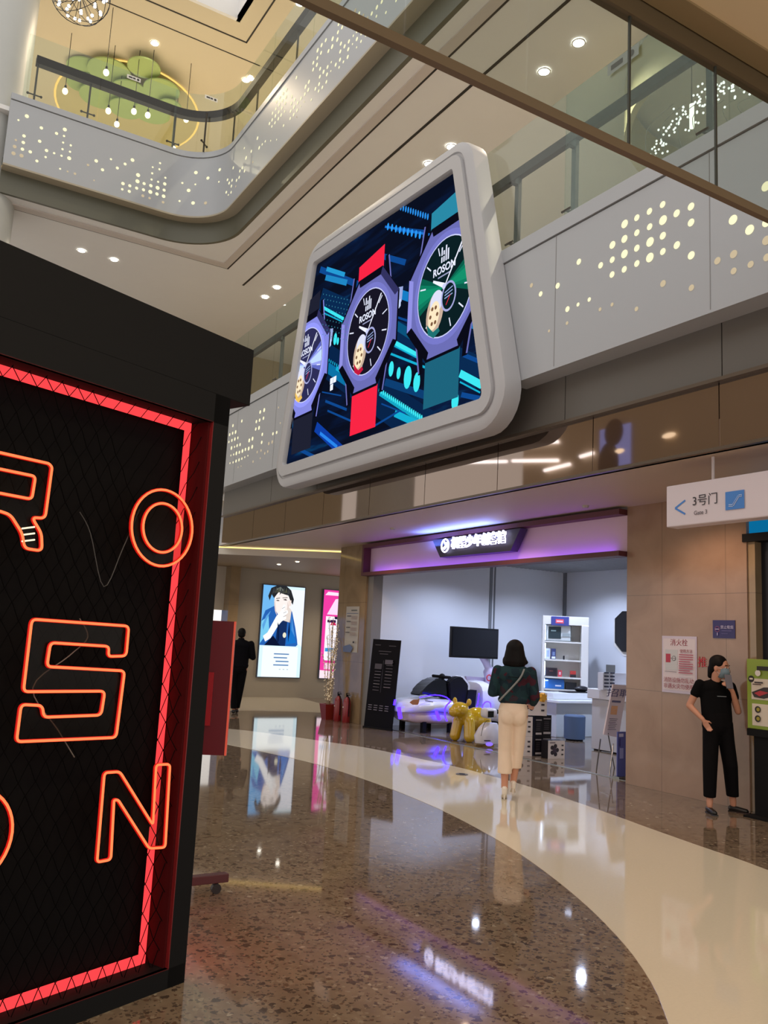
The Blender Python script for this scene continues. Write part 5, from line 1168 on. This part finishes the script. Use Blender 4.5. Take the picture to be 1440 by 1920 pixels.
# ---- notices on the pink marble pillar (x = 8.2)
t, A = poster('hydrant_notice', 'laminated white notice with red title about the fire hydrant on marble pillar', 'notice', (8.197, 7.09, 1.15), .50, .66, (0, -1, 0), (196, 186, 206), .12)
DR = (140, 34, 58); A.rect(.02, .03, .48, .63, (214, 206, 214)); A.text('消火栓', .085, .25, .58, DR)
A.rect(.05, .26, .23, .50, (196, 200, 206)); A.rect(.06, .35, .13, .45, (180, 60, 84)); A.circ(.18, .40, .03, (120, 116, 124)); A.circ(.18, .40, .022, (196, 200, 206)); A.line(.13, .40, .21, .40, .006, (110, 100, 110)); A.rect(.05, .24, .22, .245, (120, 120, 130))
A.text('使用方法', .045, .36, .485, DR)
for i in range(9): A.rect(.26, .44-.026*i, .46-.04*(i % 4 == 3), .452-.026*i, (176, 96, 116))
A.text('消防设施勿乱动', .062, .26, .145, DR); A.text('非遇火灾勿使用', .062, .26, .075, DR); A.done('print', t)
g = G(); text_into(g, '推', .13, (8.196, at(1317, 1243, x=8.196).y, at(1317, 1243, x=8.196).z), (0, -1, 0), (0, 0, 1), ext=.0015, bold=.0); text_into(g, '拉', .13, (8.196, 6.44, 1.50), (0, -1, 0), (0, 0, 1), ext=.0015, bold=.003) if 0 else None
tag(obj('wall_character', g, M('char_red', (186, 34, 54), .4)), 'red character stuck on the marble just left of the masked woman', 'lettering')
t, A = poster('no_smoking_sign', 'small dark blue no smoking sign on marble above the masked woman', 'sign', (8.197, 6.37, 1.80), .29, .20, (0, -1, 0), (36, 26, 96), .3)
A.circ(.06, .10, .034, (120, 70, 110)); A.circ(.06, .10, .025, (36, 26, 96)); A.line(.035, .10, .085, .10, .008, (200, 190, 220)); A.text('禁止吸烟', .042, .19, .12, (190, 186, 220)); A.rect(.12, .08, .25, .084, (120, 116, 170)); A.rect(.12, .05, .2, .054, (100, 96, 150)); A.rect(.06, .03, .075, .06, (150, 146, 190)); A.done('print', t)

# ---- shop at right edge
DK = M('door_navy', (22, 24, 32), .3)
g = G(); g.box(8.33, 8.36, 2.5, 5.93, 0, 2.86); struct('door_1', g, DK, 'dark door at right picture edge')
g = G(); g.box(8.25, 8.45, 2.5, 5.93, 2.95, 3.44); struct('wall_door_top', g, E('cyan_sign_panel', (10, 110, 160), .9), 'cyan lit panel above dark door')
g = G(); g.box(8.18, 8.5, 2.5, 5.97, 2.86, 2.95); struct('trim_29', g, BLACKM, 'black lintel over dark door')
g = G(); g.box(8.35, 9.2, 5.80, 5.93, 0, 3.44); g.box(8.22, 8.34, 5.84, 5.93, 0, 2.86); struct('trim_30', g, MARB2, 'tan marble return beside dark door')
mb = thing('menu_board', 'green menu board with food pictures on a black stand, right edge', 'menu board', (8.0, 5.5, 0))
a_ = at(1401, 1235, x=8.0); b_ = at(1405, 1365, x=8.0)
w_ = .75; h_ = a_.z-b_.z
g = G(); g.box(7.99, 8.02, a_.y-w_, a_.y, b_.z, a_.z, .004); loc(mb, obj('board', g, M('menu_green', (128, 150, 40), .35), mb))
g = G(); g.box(7.95, 8.06, a_.y-w_, a_.y-.02, b_.z-.07, b_.z); loc(mb, obj('ledge', g, BLACKM, mb)); g = G(); g.box(7.98, 8.04, a_.y-w_*.6, a_.y-.08, 0.02, b_.z-.07); loc(mb, obj('post', g, BLACKM, mb)); g = G(); g.box(7.86, 8.16, a_.y-w_, a_.y-.03, 0, .02); loc(mb, obj('foot', g, BLACKM, mb))
A = Art((7.988, a_.y, b_.z), (0, -1, 0), (0, 0, 1)); CR = (206, 196, 180)
A.rect(.06, .05*h_, .7, .36*h_, CR); A.poly([(.055, .42*h_), (.7, .42*h_), (.7, .72*h_), (.055, .72*h_)], CR)
A.circ(.055, .71*h_, .035, (30, 26, 26)); A.rect(.035, .70*h_, .075, .725*h_, CR)
A.poly([(.06, .52*h_), (.2, .60*h_), (.4, .62*h_), (.4, .52*h_), (.2, .44*h_), (.09, .45*h_)], (52, 44, 46)); A.poly([(.09, .51*h_), (.16, .55*h_), (.26, .53*h_), (.15, .47*h_)], (170, 50, 60))
for v in (.28, .15): A.circ(.13, v*h_, .034, (36, 32, 24)); A.circ(.135, v*h_, .02, (150, 140, 50))
A.circ(.14, .80*h_, .032, (210, 205, 200)); A.rect(.13, .84*h_, .3, .90*h_, (34, 30, 28)); A.rect(.10, .655*h_, .2, .675*h_, (50, 40, 40)); A.rect(.08, .63*h_, .18, .645*h_, (80, 60, 56)); loc(mb, A.done('print', mb))
# ---- hanging direction sign
gs = thing('direction_sign', 'white hanging direction sign with blue arrow and escalator symbol', 'sign', (6.55, 5.0, 3.0))
a_ = at(1249, 912, x=6.52); b_ = at(1250, 989, x=6.52)
g = G(); g.box(6.52, 6.68, 3.3, a_.y, b_.z, a_.z, .012); loc(gs, obj('case', g, M('sign_case', (214, 204, 210), .35), gs))
c = at(1337, 880, x=6.6)
for y_ in (c.y, 3.6): g = G(); g.cyl((6.6, y_, a_.z), (6.6, y_, 3.44), .014, n=10); loc(gs, obj('hanger', g, M('hanger_white', (205, 196, 196), .4), gs))
A = Art((6.518, 0, 0), (0, -1, 0), (0, 0, 1)); BLU = (70, 130, 205)
def gp(px, py): p = at(px, py, x=6.518); return (-p.y, p.z)
p, q, r_ = gp(1285, 938), gp(1266, 953), gp(1285, 964); A.line(*p, *q, .018, BLU); A.line(*q, *r_, .018, BLU)
p = gp(1322, 938); A.text('3号门', .115, p[0], p[1], (40, 34, 42)); p = gp(1314, 961); A.text('Gate 3', .055, p[0], p[1], (60, 52, 60))
p, q = gp(1361, 957), gp(1396, 918); A.rect(p[0], p[1], q[0], q[1], BLU)
es = [gp(*k) for k in ((1367, 948), (1375, 948), (1386, 930), (1392, 929))]
for i in range(3): A.line(*es[i], *es[i+1], .020, (225, 232, 245))
for i in range(3): A.line(es[i][0], es[i][1], es[i+1][0], es[i+1][1], .010, BLU)
loc(gs, A.done('print', gs))
# ---- floor plate
g = G(); c = at(866, 1452, z=.003); g.cyl(c, c+up0*.006, .075, n=24); fp = tag(obj('floor_plate', g, M('plate_steel', (92, 84, 74), .3, .8), smooth=40), 'small round metal plate set in the cream floor band', 'floor fitting')
g = G(); g.cyl(c+up0*.006, c+up0*.008, .04, n=20); obj('cover', g, BLACKM, fp)

# ================================================================== PEOPLE
SKIN = M('skin', (196, 140, 112), .5); SKIN2 = M('skin_pale', (190, 136, 110), .5); HAIR = M('hair', (13, 10, 10), .6, spec=.15)
def V(*a): return Vector(a)
def hand(g, w, d, side, curl=.5, s=1.0):
    """palm and five bent fingers; w wrist, d pointing direction, side = thumb direction"""
    d = d.normalized(); side = (side-d*side.dot(d)).normalized(); nrm = d.cross(side).normalized()
    c = w+d*.045*s
    g.cap(w, w+d*.03*s, .022*s, .026*s); g.cap(c-side*.018*s, c-side*.018*s+d*.035*s, .017*s); g.cap(c+side*.012*s, c+side*.012*s+d*.035*s, .017*s); g.cap(c, c+d*.035*s, .018*s)
    for i, L in enumerate((.068, .078, .072, .056)):
        b = w+d*.085*s+side*(.027-.018*i)*s; a1 = curl*.7; a2 = curl*1.6
        m = b+(d*math.cos(a1)+nrm*math.sin(a1))*L*.5*s; e = m+(d*math.cos(a2)+nrm*math.sin(a2))*L*.5*s
        g.cap(b-d*.012*s, m, .0088*s, .0082*s, n=8); g.cap(m, e, .0082*s, .007*s, n=8)
    b = w+d*.03*s+side*.024*s; m = b+(d*.6+side*.7+nrm*.2).normalized()*.034*s; e = m+(d*.9+side*.2+nrm*.4).normalized()*.03*s
    g.cap(b, m, .011*s, .0095*s, n=8); g.cap(m, e, .0095*s, .008*s, n=8)
def head(g, c, rot, s=1.0, face=True):
    """skull, jaw, nose, ears; c is the head centre, face looks along local +y"""
    def T(x, y, z): return c+rot @ (V(x, y, z)*s)
    g.ell(T(0, -.008, .025), (.073*s, .092*s, .092*s), 20, 14, rot); g.ell(T(0, .02, -.035), (.058*s, .066*s, .078*s), 18, 12, rot); g.ell(T(0, .05, -.085), (.030*s, .03*s, .026*s), 12, 8, rot)
    g.cap(T(0, .085, .012), T(0, .104, -.022), .009*s, .014*s, n=10); g.ell(T(0, .083, -.052), (.024*s, .012*s, .010*s), 12, 8, rot)
    for q in (-1, 1): g.ell(T(q*.074, -.005, -.01), (.012*s, .02*s, .032*s), 10, 8, rot); g.ell(T(q*.03, .074, .035), (.022*s, .012*s, .008*s), 10, 6, rot)
def eyes(c, rot, par, s=1.0):
    for q in (-1, 1):
        g = G(); g.ell(c+rot @ (V(q*.030, .078, .012)*s), (.013*s, .008*s, .008*s), 10, 8, rot); obj('eye', g, M('eye_white', (220, 214, 208), .3), par, smooth=60)
        g = G(); g.ell(c+rot @ (V(q*.030, .0845, .012)*s), (.006*s, .004*s, .0065*s), 8, 6, rot); obj('iris', g, M('iris_dark', (28, 18, 14), .2), par, smooth=60)
        g = G(); g.cap(c+rot @ (V(q*.018, .088, .036)*s), c+rot @ (V(q*.046, .078, .037)*s), .004*s); obj('eyebrow', g, HAIR, par)

# ---- walking woman seen from behind; local: +y forward, +x her right
WD = (Vector((5.97, 7.19, 0))-V(0, 0, 0)).normalized(); ang = math.atan2(WD.y, WD.x)-PI/2+.02
w1 = thing('person', 'woman walking away in dark floral shirt, cream cropped trousers and white heels', 'person', (5.99, 7.17, 0), ang)
g = G(); I3 = Matrix.Identity(3)
hc_ = V(.0, .03, 1.535)
head(g, hc_, I3, .98); g.cap((0, -.005, 1.36), (0, .015, 1.48), .052, .05)
g.ell((0, 0, 1.27), (.165, .095, .12)); g.ell((0, 0, 1.08), (.135, .09, .14)); g.ell((0, .0, .93), (.155, .105, .12))
# legs: left planted, right trailing behind with raised heel
def leg(g, hip, knee, ank, r=(.082, .056, .034)): g.cap(hip, knee, r[0], r[1]); g.cap(knee, ank, r[1]*.96, r[2])
Lh, Lk, La = V(-.075, 0, .88), V(-.075, .04, .50), V(-.07, .0, .115)
Rh, Rk, Ra = V(.075, 0, .88), V(.055, .06, .51), V(.02, .10, .165)
leg(g, Lh, Lk, La); leg(g, Rh, Rk, Ra)
# feet inside heels
g.cap(La+V(0, -.015, -.01), La+V(0, .10, -.075), .026, .024); g.cap(La+V(0, .1, -.078), La+V(0, .15, -.088), .026, .018)
g.cap(Ra+V(0, -.015, -.01), Ra+V(0, .10, -.075), .026, .024); g.cap(Ra+V(0, .1, -.078), Ra+V(0, .15, -.088), .026, .018)
# arms
Ls, Le, Lw = V(-.175, 0, 1.33), V(-.225, -.01, 1.10), V(-.13, .19, 1.10)
Rs, Re, Rw = V(.175, 0, 1.33), V(.222, -.02, 1.07), V(.20, .14, .98)
for a, b, c in ((Ls, Le, Lw), (Rs, Re, Rw)): g.cap(a, b, .045, .036); g.cap(b, c, .035, .024)
hand(g, Lw, (Lw-Le), V(0, 0, 1), .9, .95); hand(g, Rw, (Rw-Re), V(-1, 0, .3), .6, .95)
fuse('body', g, SKIN, w1, .008, 3)
g = G(); fh = M('floral_shirt', (34, 52, 58), .9, spec=.1)
g.ell((0, -.005, 1.29), (.19, .12, .12)); g.cap((0, 0, 1.25), (0, 0, 1.08), .165, .158, fl=.64, ax=(0, 1, 0)); g.ell((0, 0, 1.03), (.17, .12, .07)); g.cap((0, -.0, 1.33), (0, 0, 1.40), .10, .07)
for a, b, c in ((Ls, Le, Lw), (Rs, Re, Rw)): g.cap(a, b, .060, .054); g.cap(b, b.lerp(c, .62), .054, .046)
shirt = fuse('shirt', g, fh, w1, .009, 4)
# floral pattern in the material itself
nt = fh.node_tree; bb = nt.nodes['Principled BSDF']; tc = nt.nodes.new('ShaderNodeTexCoord'); v1 = nt.nodes.new('ShaderNodeTexVoronoi'); v1.inputs['Scale'].default_value = 17
nt.links.new(tc.outputs['Object'], v1.inputs['Vector']); rp = nt.nodes.new('ShaderNodeValToRGB'); nt.links.new(v1.outputs['Color'], rp.inputs[0]); rp.color_ramp.interpolation = 'CONSTANT'
els = rp.color_ramp.elements; els[0].color = lin((30, 46, 54)); els[1].position = .45; els[1].color = lin((36, 58, 62))
for p_, c_ in ((.62, (66, 34, 44)), (.72, (34, 54, 60)), (.86, (52, 44, 50))): e_ = els.new(p_); e_.color = lin(c_)
nt.links.new(rp.outputs[0], bb.inputs['Base Color'])
g = G(); g.cap((0, 0, .99), (0, -.005, .90), .142, .158, fl=.76, ax=(0, 1, 0))
def trouser(g, h, k, a, r, low):
    """one trouser leg ending in a flat hem"""
    e = k.lerp(a, low); out = []
    for p, q in ((h+V(0, 0, .05), r[0]), (h.lerp(k, .35), r[0]*.93), (k, r[1]), (k.lerp(e, .5), (r[1]+r[2])/2), (e, r[2])):
        out.append([p+V(q*.92*math.cos(2*PI*i/18), q*1.04*math.sin(2*PI*i/18), 0) for i in range(18)])
    g.loft(out)
    return e
trouser(g, Lh, Lk, La, (.092, .080, .082), .60); trouser(g, Rh, Rk, Ra, (.092, .074, .072), .55)
g.ell((-.055, -.045, .86), (.085, .08, .10)); g.ell((.055, -.045, .86), (.085, .08, .10))
fuse('trousers', g, M('cream_cotton', (228, 206, 182), .8, noise=.05, nscale=14), w1, .009, 3)
g = G(); g.ell(hc_+V(0, -.015, .03), (.098, .11, .105)); g.cap(hc_+V(0, -.04, .0), hc_+V(0, -.035, -.10), .105, .125, fl=.8, ax=(0, 1, 0)); g.ell(hc_+V(-.085, -.01, -.10), (.045, .06, .06)); g.ell(hc_+V(.085, -.01, -.09), (.045, .06, .06)); g.ell(hc_+V(.125, -.02, -.105), (.02, .03, .022))
fuse('hair', g, HAIR, w1, .009, 3)
g = G(); g.tube(smooth_line([V(.10, -.10, 1.36), V(.06, -.13, 1.27), V(-.02, -.135, 1.17), V(-.10, -.125, 1.08), V(-.15, -.09, 1.02)], 5), .010, 8); obj('bag_strap', g, M('strap_grey', (128, 130, 128), .6), w1, smooth=60)
g = G(); g.box(-.07, .13, -.128, -.122, 1.27, 1.275); obj('shirt_piping', g, BLACKM, w1)
WS = M('white_leather', (222, 214, 200), .3)
for a, off in ((La, 0), (Ra, 0)):
    g = G(); z0 = a.z-.115
    g.cap(a+V(0, .1, -.09), a+V(0, .165, -.098), .033, .022, fl=.55, ax=(0, 0, 1)); g.prism([a+V(-.03, .06, -.108+.0), a+V(.03, .06, -.108), a+V(.028, .16, -.112), a+V(-.028, .16, -.112)], (0, 0, .01)); g.prism([a+V(-.022, -.035, -.05), a+V(.022, -.035, -.05), a+V(.03, .06, -.108), a+V(-.03, .06, -.108)], (0, 0, .012))
    g.cap(a+V(0, -.035, -.035), a+V(0, -.04, -.105), .016, .006); g.cap(a+V(0, -.03, .0), a+V(0, -.03, -.04), .03, .027)
    g.tube([a+V(.036*math.cos(t), .0+.04*math.sin(t), -.0) for t in [2*PI*i/14 for i in range(14)]], .004, 5, closed=True); obj('heeled_shoe', g, WS, w1, smooth=50)

# ---- masked woman leaning at the marble pillar; local: +y is where she faces
w2 = thing('person', 'woman in black outfit and pale blue mask leaning on marble, holding a phone up', 'person', (7.86, 6.05, 0), math.atan2(-.88, -.47)-PI/2)
# screen-right for her is local -x (her left arm); viewer sees her front
g = G(); hc2 = V(-.03, -.02, 1.475); hr = Matrix.Rotation(math.radians(38), 3, 'Z') @ Matrix.Rotation(math.radians(-6), 3, 'X')
head(g, hc2, hr, 1.03); g.cap((0, -.06, 1.31), (0, -.035, 1.42), .05, .047)
g.ell((0, -.08, 1.22), (.16, .09, .12)); g.ell((0, -.06, 1.04), (.125, .085, .14)); g.ell((0, -.03, .90), (.15, .10, .11))
Lh, Lk, La = V(-.07, -.02, .86), V(-.10, .05, .47), V(-.15, .0, .075)
Rh, Rk, Ra = V(.07, -.02, .86), V(.12, .06, .47), V(.16, .13, .075)
leg(g, Lh, Lk, La, (.08, .054, .032)); leg(g, Rh, Rk, Ra, (.08, .054, .032))
g.cap(La+V(0, 0, -.045), La+V(-.09, .07, -.055), .026, .022); g.cap(Ra+V(0, 0, -.045), Ra+V(.0, .11, -.055), .026, .022)
Rs, Re, Rw = V(.165, -.08, 1.29), V(.265, -.12, 1.06), V(.185, .04, .93)
Ls, Le, Lw = V(-.165, -.06, 1.28), V(-.205, .02, 1.03), V(-.10, .12, 1.24)
for a, b, c in ((Ls, Le, Lw), (Rs, Re, Rw)): g.cap(a, b, .043, .036); g.cap(b, c, .036, .023)
hand(g, Lw, V(.10, .03, .12), V(0, -.3, 1), .9, .95); hand(g, Rw, V(-.05, .015, -.08), V(-.6, .2, .5), .4, .9)
fuse('body', g, SKIN2, w2, .008, 3)
g = G(); BT = M('black_cotton', (11, 11, 13), .9, spec=.1)
g.ell((0, -.08, 1.25), (.18, .11, .10)); g.cap((0, -.075, 1.2), (0, -.03, .92), .165, .162, fl=.68, ax=(0, 1, 0)); g.cap((0, -.075, 1.28), (0, -.07, 1.325), .09, .058)
for a, b in ((Ls, Le), (Rs, Re)): g.cap(a, a.lerp(b, .42), .056, .054)
fuse('t_shirt', g, BT, w2, .009, 4)
g = G(); g.cap((0, -.03, .95), (0, -.025, .86), .155, .165, fl=.74, ax=(0, 1, 0)); trouser(g, Lh, Lk, La, (.095, .080, .066), .80); trouser(g, Rh, Rk, Ra, (.095, .080, .066), .80)
fuse('trousers', g, M('black_twill', (12, 11, 13), .9, spec=.1), w2, .009, 3)
def hp_(x, y, z): return hc2+hr @ V(x, y, z)
g = G(); g.ell(hp_(0, -.025, .05), (.086, .098, .088), 20, 12, hr); g.ell(hp_(0, -.06, .0), (.078, .06, .085), 18, 12, hr); g.cap(hp_(0, -.09, -.02), hp_(0, -.10, -.10), .045, .03); g.ell(hp_(.06, .01, .05), (.025, .045, .04), 12, 8, hr); g.ell(hp_(-.06, .01, .05), (.025, .045, .04), 12, 8, hr)
fuse('hair', g, HAIR, w2, .008, 3)
eyes(hc2, hr, w2, 1.03)
g = G(); rings = []
for z, yy, hw in ((.008, .100, .050), (-.02, .118, .062), (-.05, .112, .062), (-.085, .092, .050), (-.105, .068, .036)):
    rings.append([hp_(hw*math.sin(t), yy-(1-math.cos(t))*.075, z) for t in [(-1+2*i/12)*PI/2 for i in range(13)]])
g.loft(rings, cap=False, close=False); bmesh.ops.solidify(g.b, geom=g.b.faces[:], thickness=.003); obj('face_mask', g, M('mask_blue', (160, 186, 200), .7), w2, smooth=60)
g = G()
for q in (-1, 1): g.tube([hp_(q*.056, .05, -.0), hp_(q*.075, .01, .0), hp_(q*.078, -.012, -.01), hp_(q*.07, .01, -.04), hp_(q*.05, .04, -.07)], .0018, 5)
obj('mask_loops', g, M('loop_white', (210, 210, 210), .6), w2)
g = G(); c = Lw+V(.055, .035, .10); R3 = Matrix.Rotation(.35, 3, 'X'); bx = [(-.036, -.004), (.036, -.004), (.036, .004), (-.036, .004)]
g.loft([[c+R3 @ V(x, y, z) for x, y in bx] for z in (-.075, .075)]); ph = obj('mobile_phone', g, M('phone_grey', (92, 92, 104), .25)); ph.matrix_world = Matrix.Translation(w2.location) @ Matrix.Rotation(w2.rotation_euler[2], 4, 'Z')
tag(ph, 'grey mobile phone held upright before the mask of the leaning woman', 'phone')
g = G(); g.box(-.07, .03, .04, .043, 1.175, 1.182); obj('shirt_print', g, M('print_grey', (130, 134, 138), .6), w2)
BS = M('black_leather', (20, 18, 18), .35)
for a, dv_ in ((La, V(-.75, .66, 0)), (Ra, V(0.05, 1, 0))):
    g = G(); dv_ = dv_.normalized(); g.cap(a+V(0, 0, -.040)-dv_*.02, a+V(0, 0, -.052)+dv_*.13, .036, .028, fl=.85, ax=(0, 0, 1)); n_ = V(-dv_.y, dv_.x, 0); b = a-dv_*.045; 
    b.z = .0; e = a+dv_*.17; e.z = 0; g.prism([b-n_*.03, b+n_*.03, e+n_*.025, e-n_*.025], (0, 0, .012)); obj('loafer', g, BS, w2, smooth=50)

# ---- man walking away at far left
mm = thing('person', 'man in dark suit walking away past the portrait light box', 'person', (6.53, 16.35, 0), math.atan2(16.35, 6.53)-PI/2)
g = G(); hm = V(.0, .02, 1.575); head(g, hm, I3, 1.0); g.cap((0, -.01, 1.41), (0, .01, 1.52), .058, .055)
g.ell((0, 0, 1.32), (.19, .11, .13)); g.ell((0, 0, 1.1), (.155, .105, .16)); g.ell((0, 0, .93), (.16, .11, .12))
Lh, Lk, La = V(-.08, 0, .90), V(-.07, .05, .49), V(-.05, -.02, .10); Rh, Rk, Ra = V(.08, 0, .90), V(.05, .06, .49), V(.01, .12, .10)
leg(g, Lh, Lk, La, (.09, .06, .04)); leg(g, Rh, Rk, Ra, (.09, .06, .04))
Ls, Le, Lw = V(-.20, 0, 1.38), V(-.235, -.02, 1.12), V(-.225, .03, .91); Rs, Re, Rw = V(.20, 0, 1.38), V(.26, -.01, 1.12), V(.16, .18, 1.15)
for a, b, c in ((Ls, Le, Lw), (Rs, Re, Rw)): g.cap(a, b, .05, .042); g.cap(b, c, .042, .028)
hand(g, Lw, Lw-Le, V(1, .3, 0), .5); hand(g, Rw, Rw-Re, V(0, 0, 1), .9)
fuse('body', g, SKIN, mm, .009, 3)
SU = M('dark_suit', (12, 12, 17), .85, spec=.1)
g = G(); g.ell((0, -.005, 1.34), (.215, .13, .13)); g.cap((0, 0, 1.3), (0, -.005, 1.0), .19, .18, fl=.68, ax=(0, 1, 0)); g.ell((0, 0, .95), (.185, .13, .10)); g.cap((0, 0, 1.38), (0, 0, 1.46), .1, .066)
for a, b, c in ((Ls, Le, Lw), (Rs, Re, Rw)): g.cap(a, b, .072, .060); g.cap(b, b.lerp(c, .9), .058, .046)
fuse('jacket', g, SU, mm, .01, 4)
g = G(); g.cap((0, 0, .95), (0, 0, .88), .155, .165, fl=.75, ax=(0, 1, 0)); trouser(g, Lh, Lk, La, (.10, .080, .066), 1.0); trouser(g, Rh, Rk, Ra, (.10, .080, .066), 1.0); fuse('trousers', g, M('dark_trousers', (11, 11, 14), .9, spec=.1), mm, .01, 3)
g = G(); g.ell(hm+V(0, -.018, .035), (.083, .098, .090)); g.ell(hm+V(0, -.05, -.01), (.076, .06, .07)); fuse('hair', g, HAIR, mm, .009, 2)
for a in (La, Ra):
    g = G(); g.cap(a+V(0, -.02, -.055), a+V(0, .16, -.065), .045, .034, fl=.8, ax=(0, 0, 1)); obj('shoe', g, BS, mm, smooth=50)
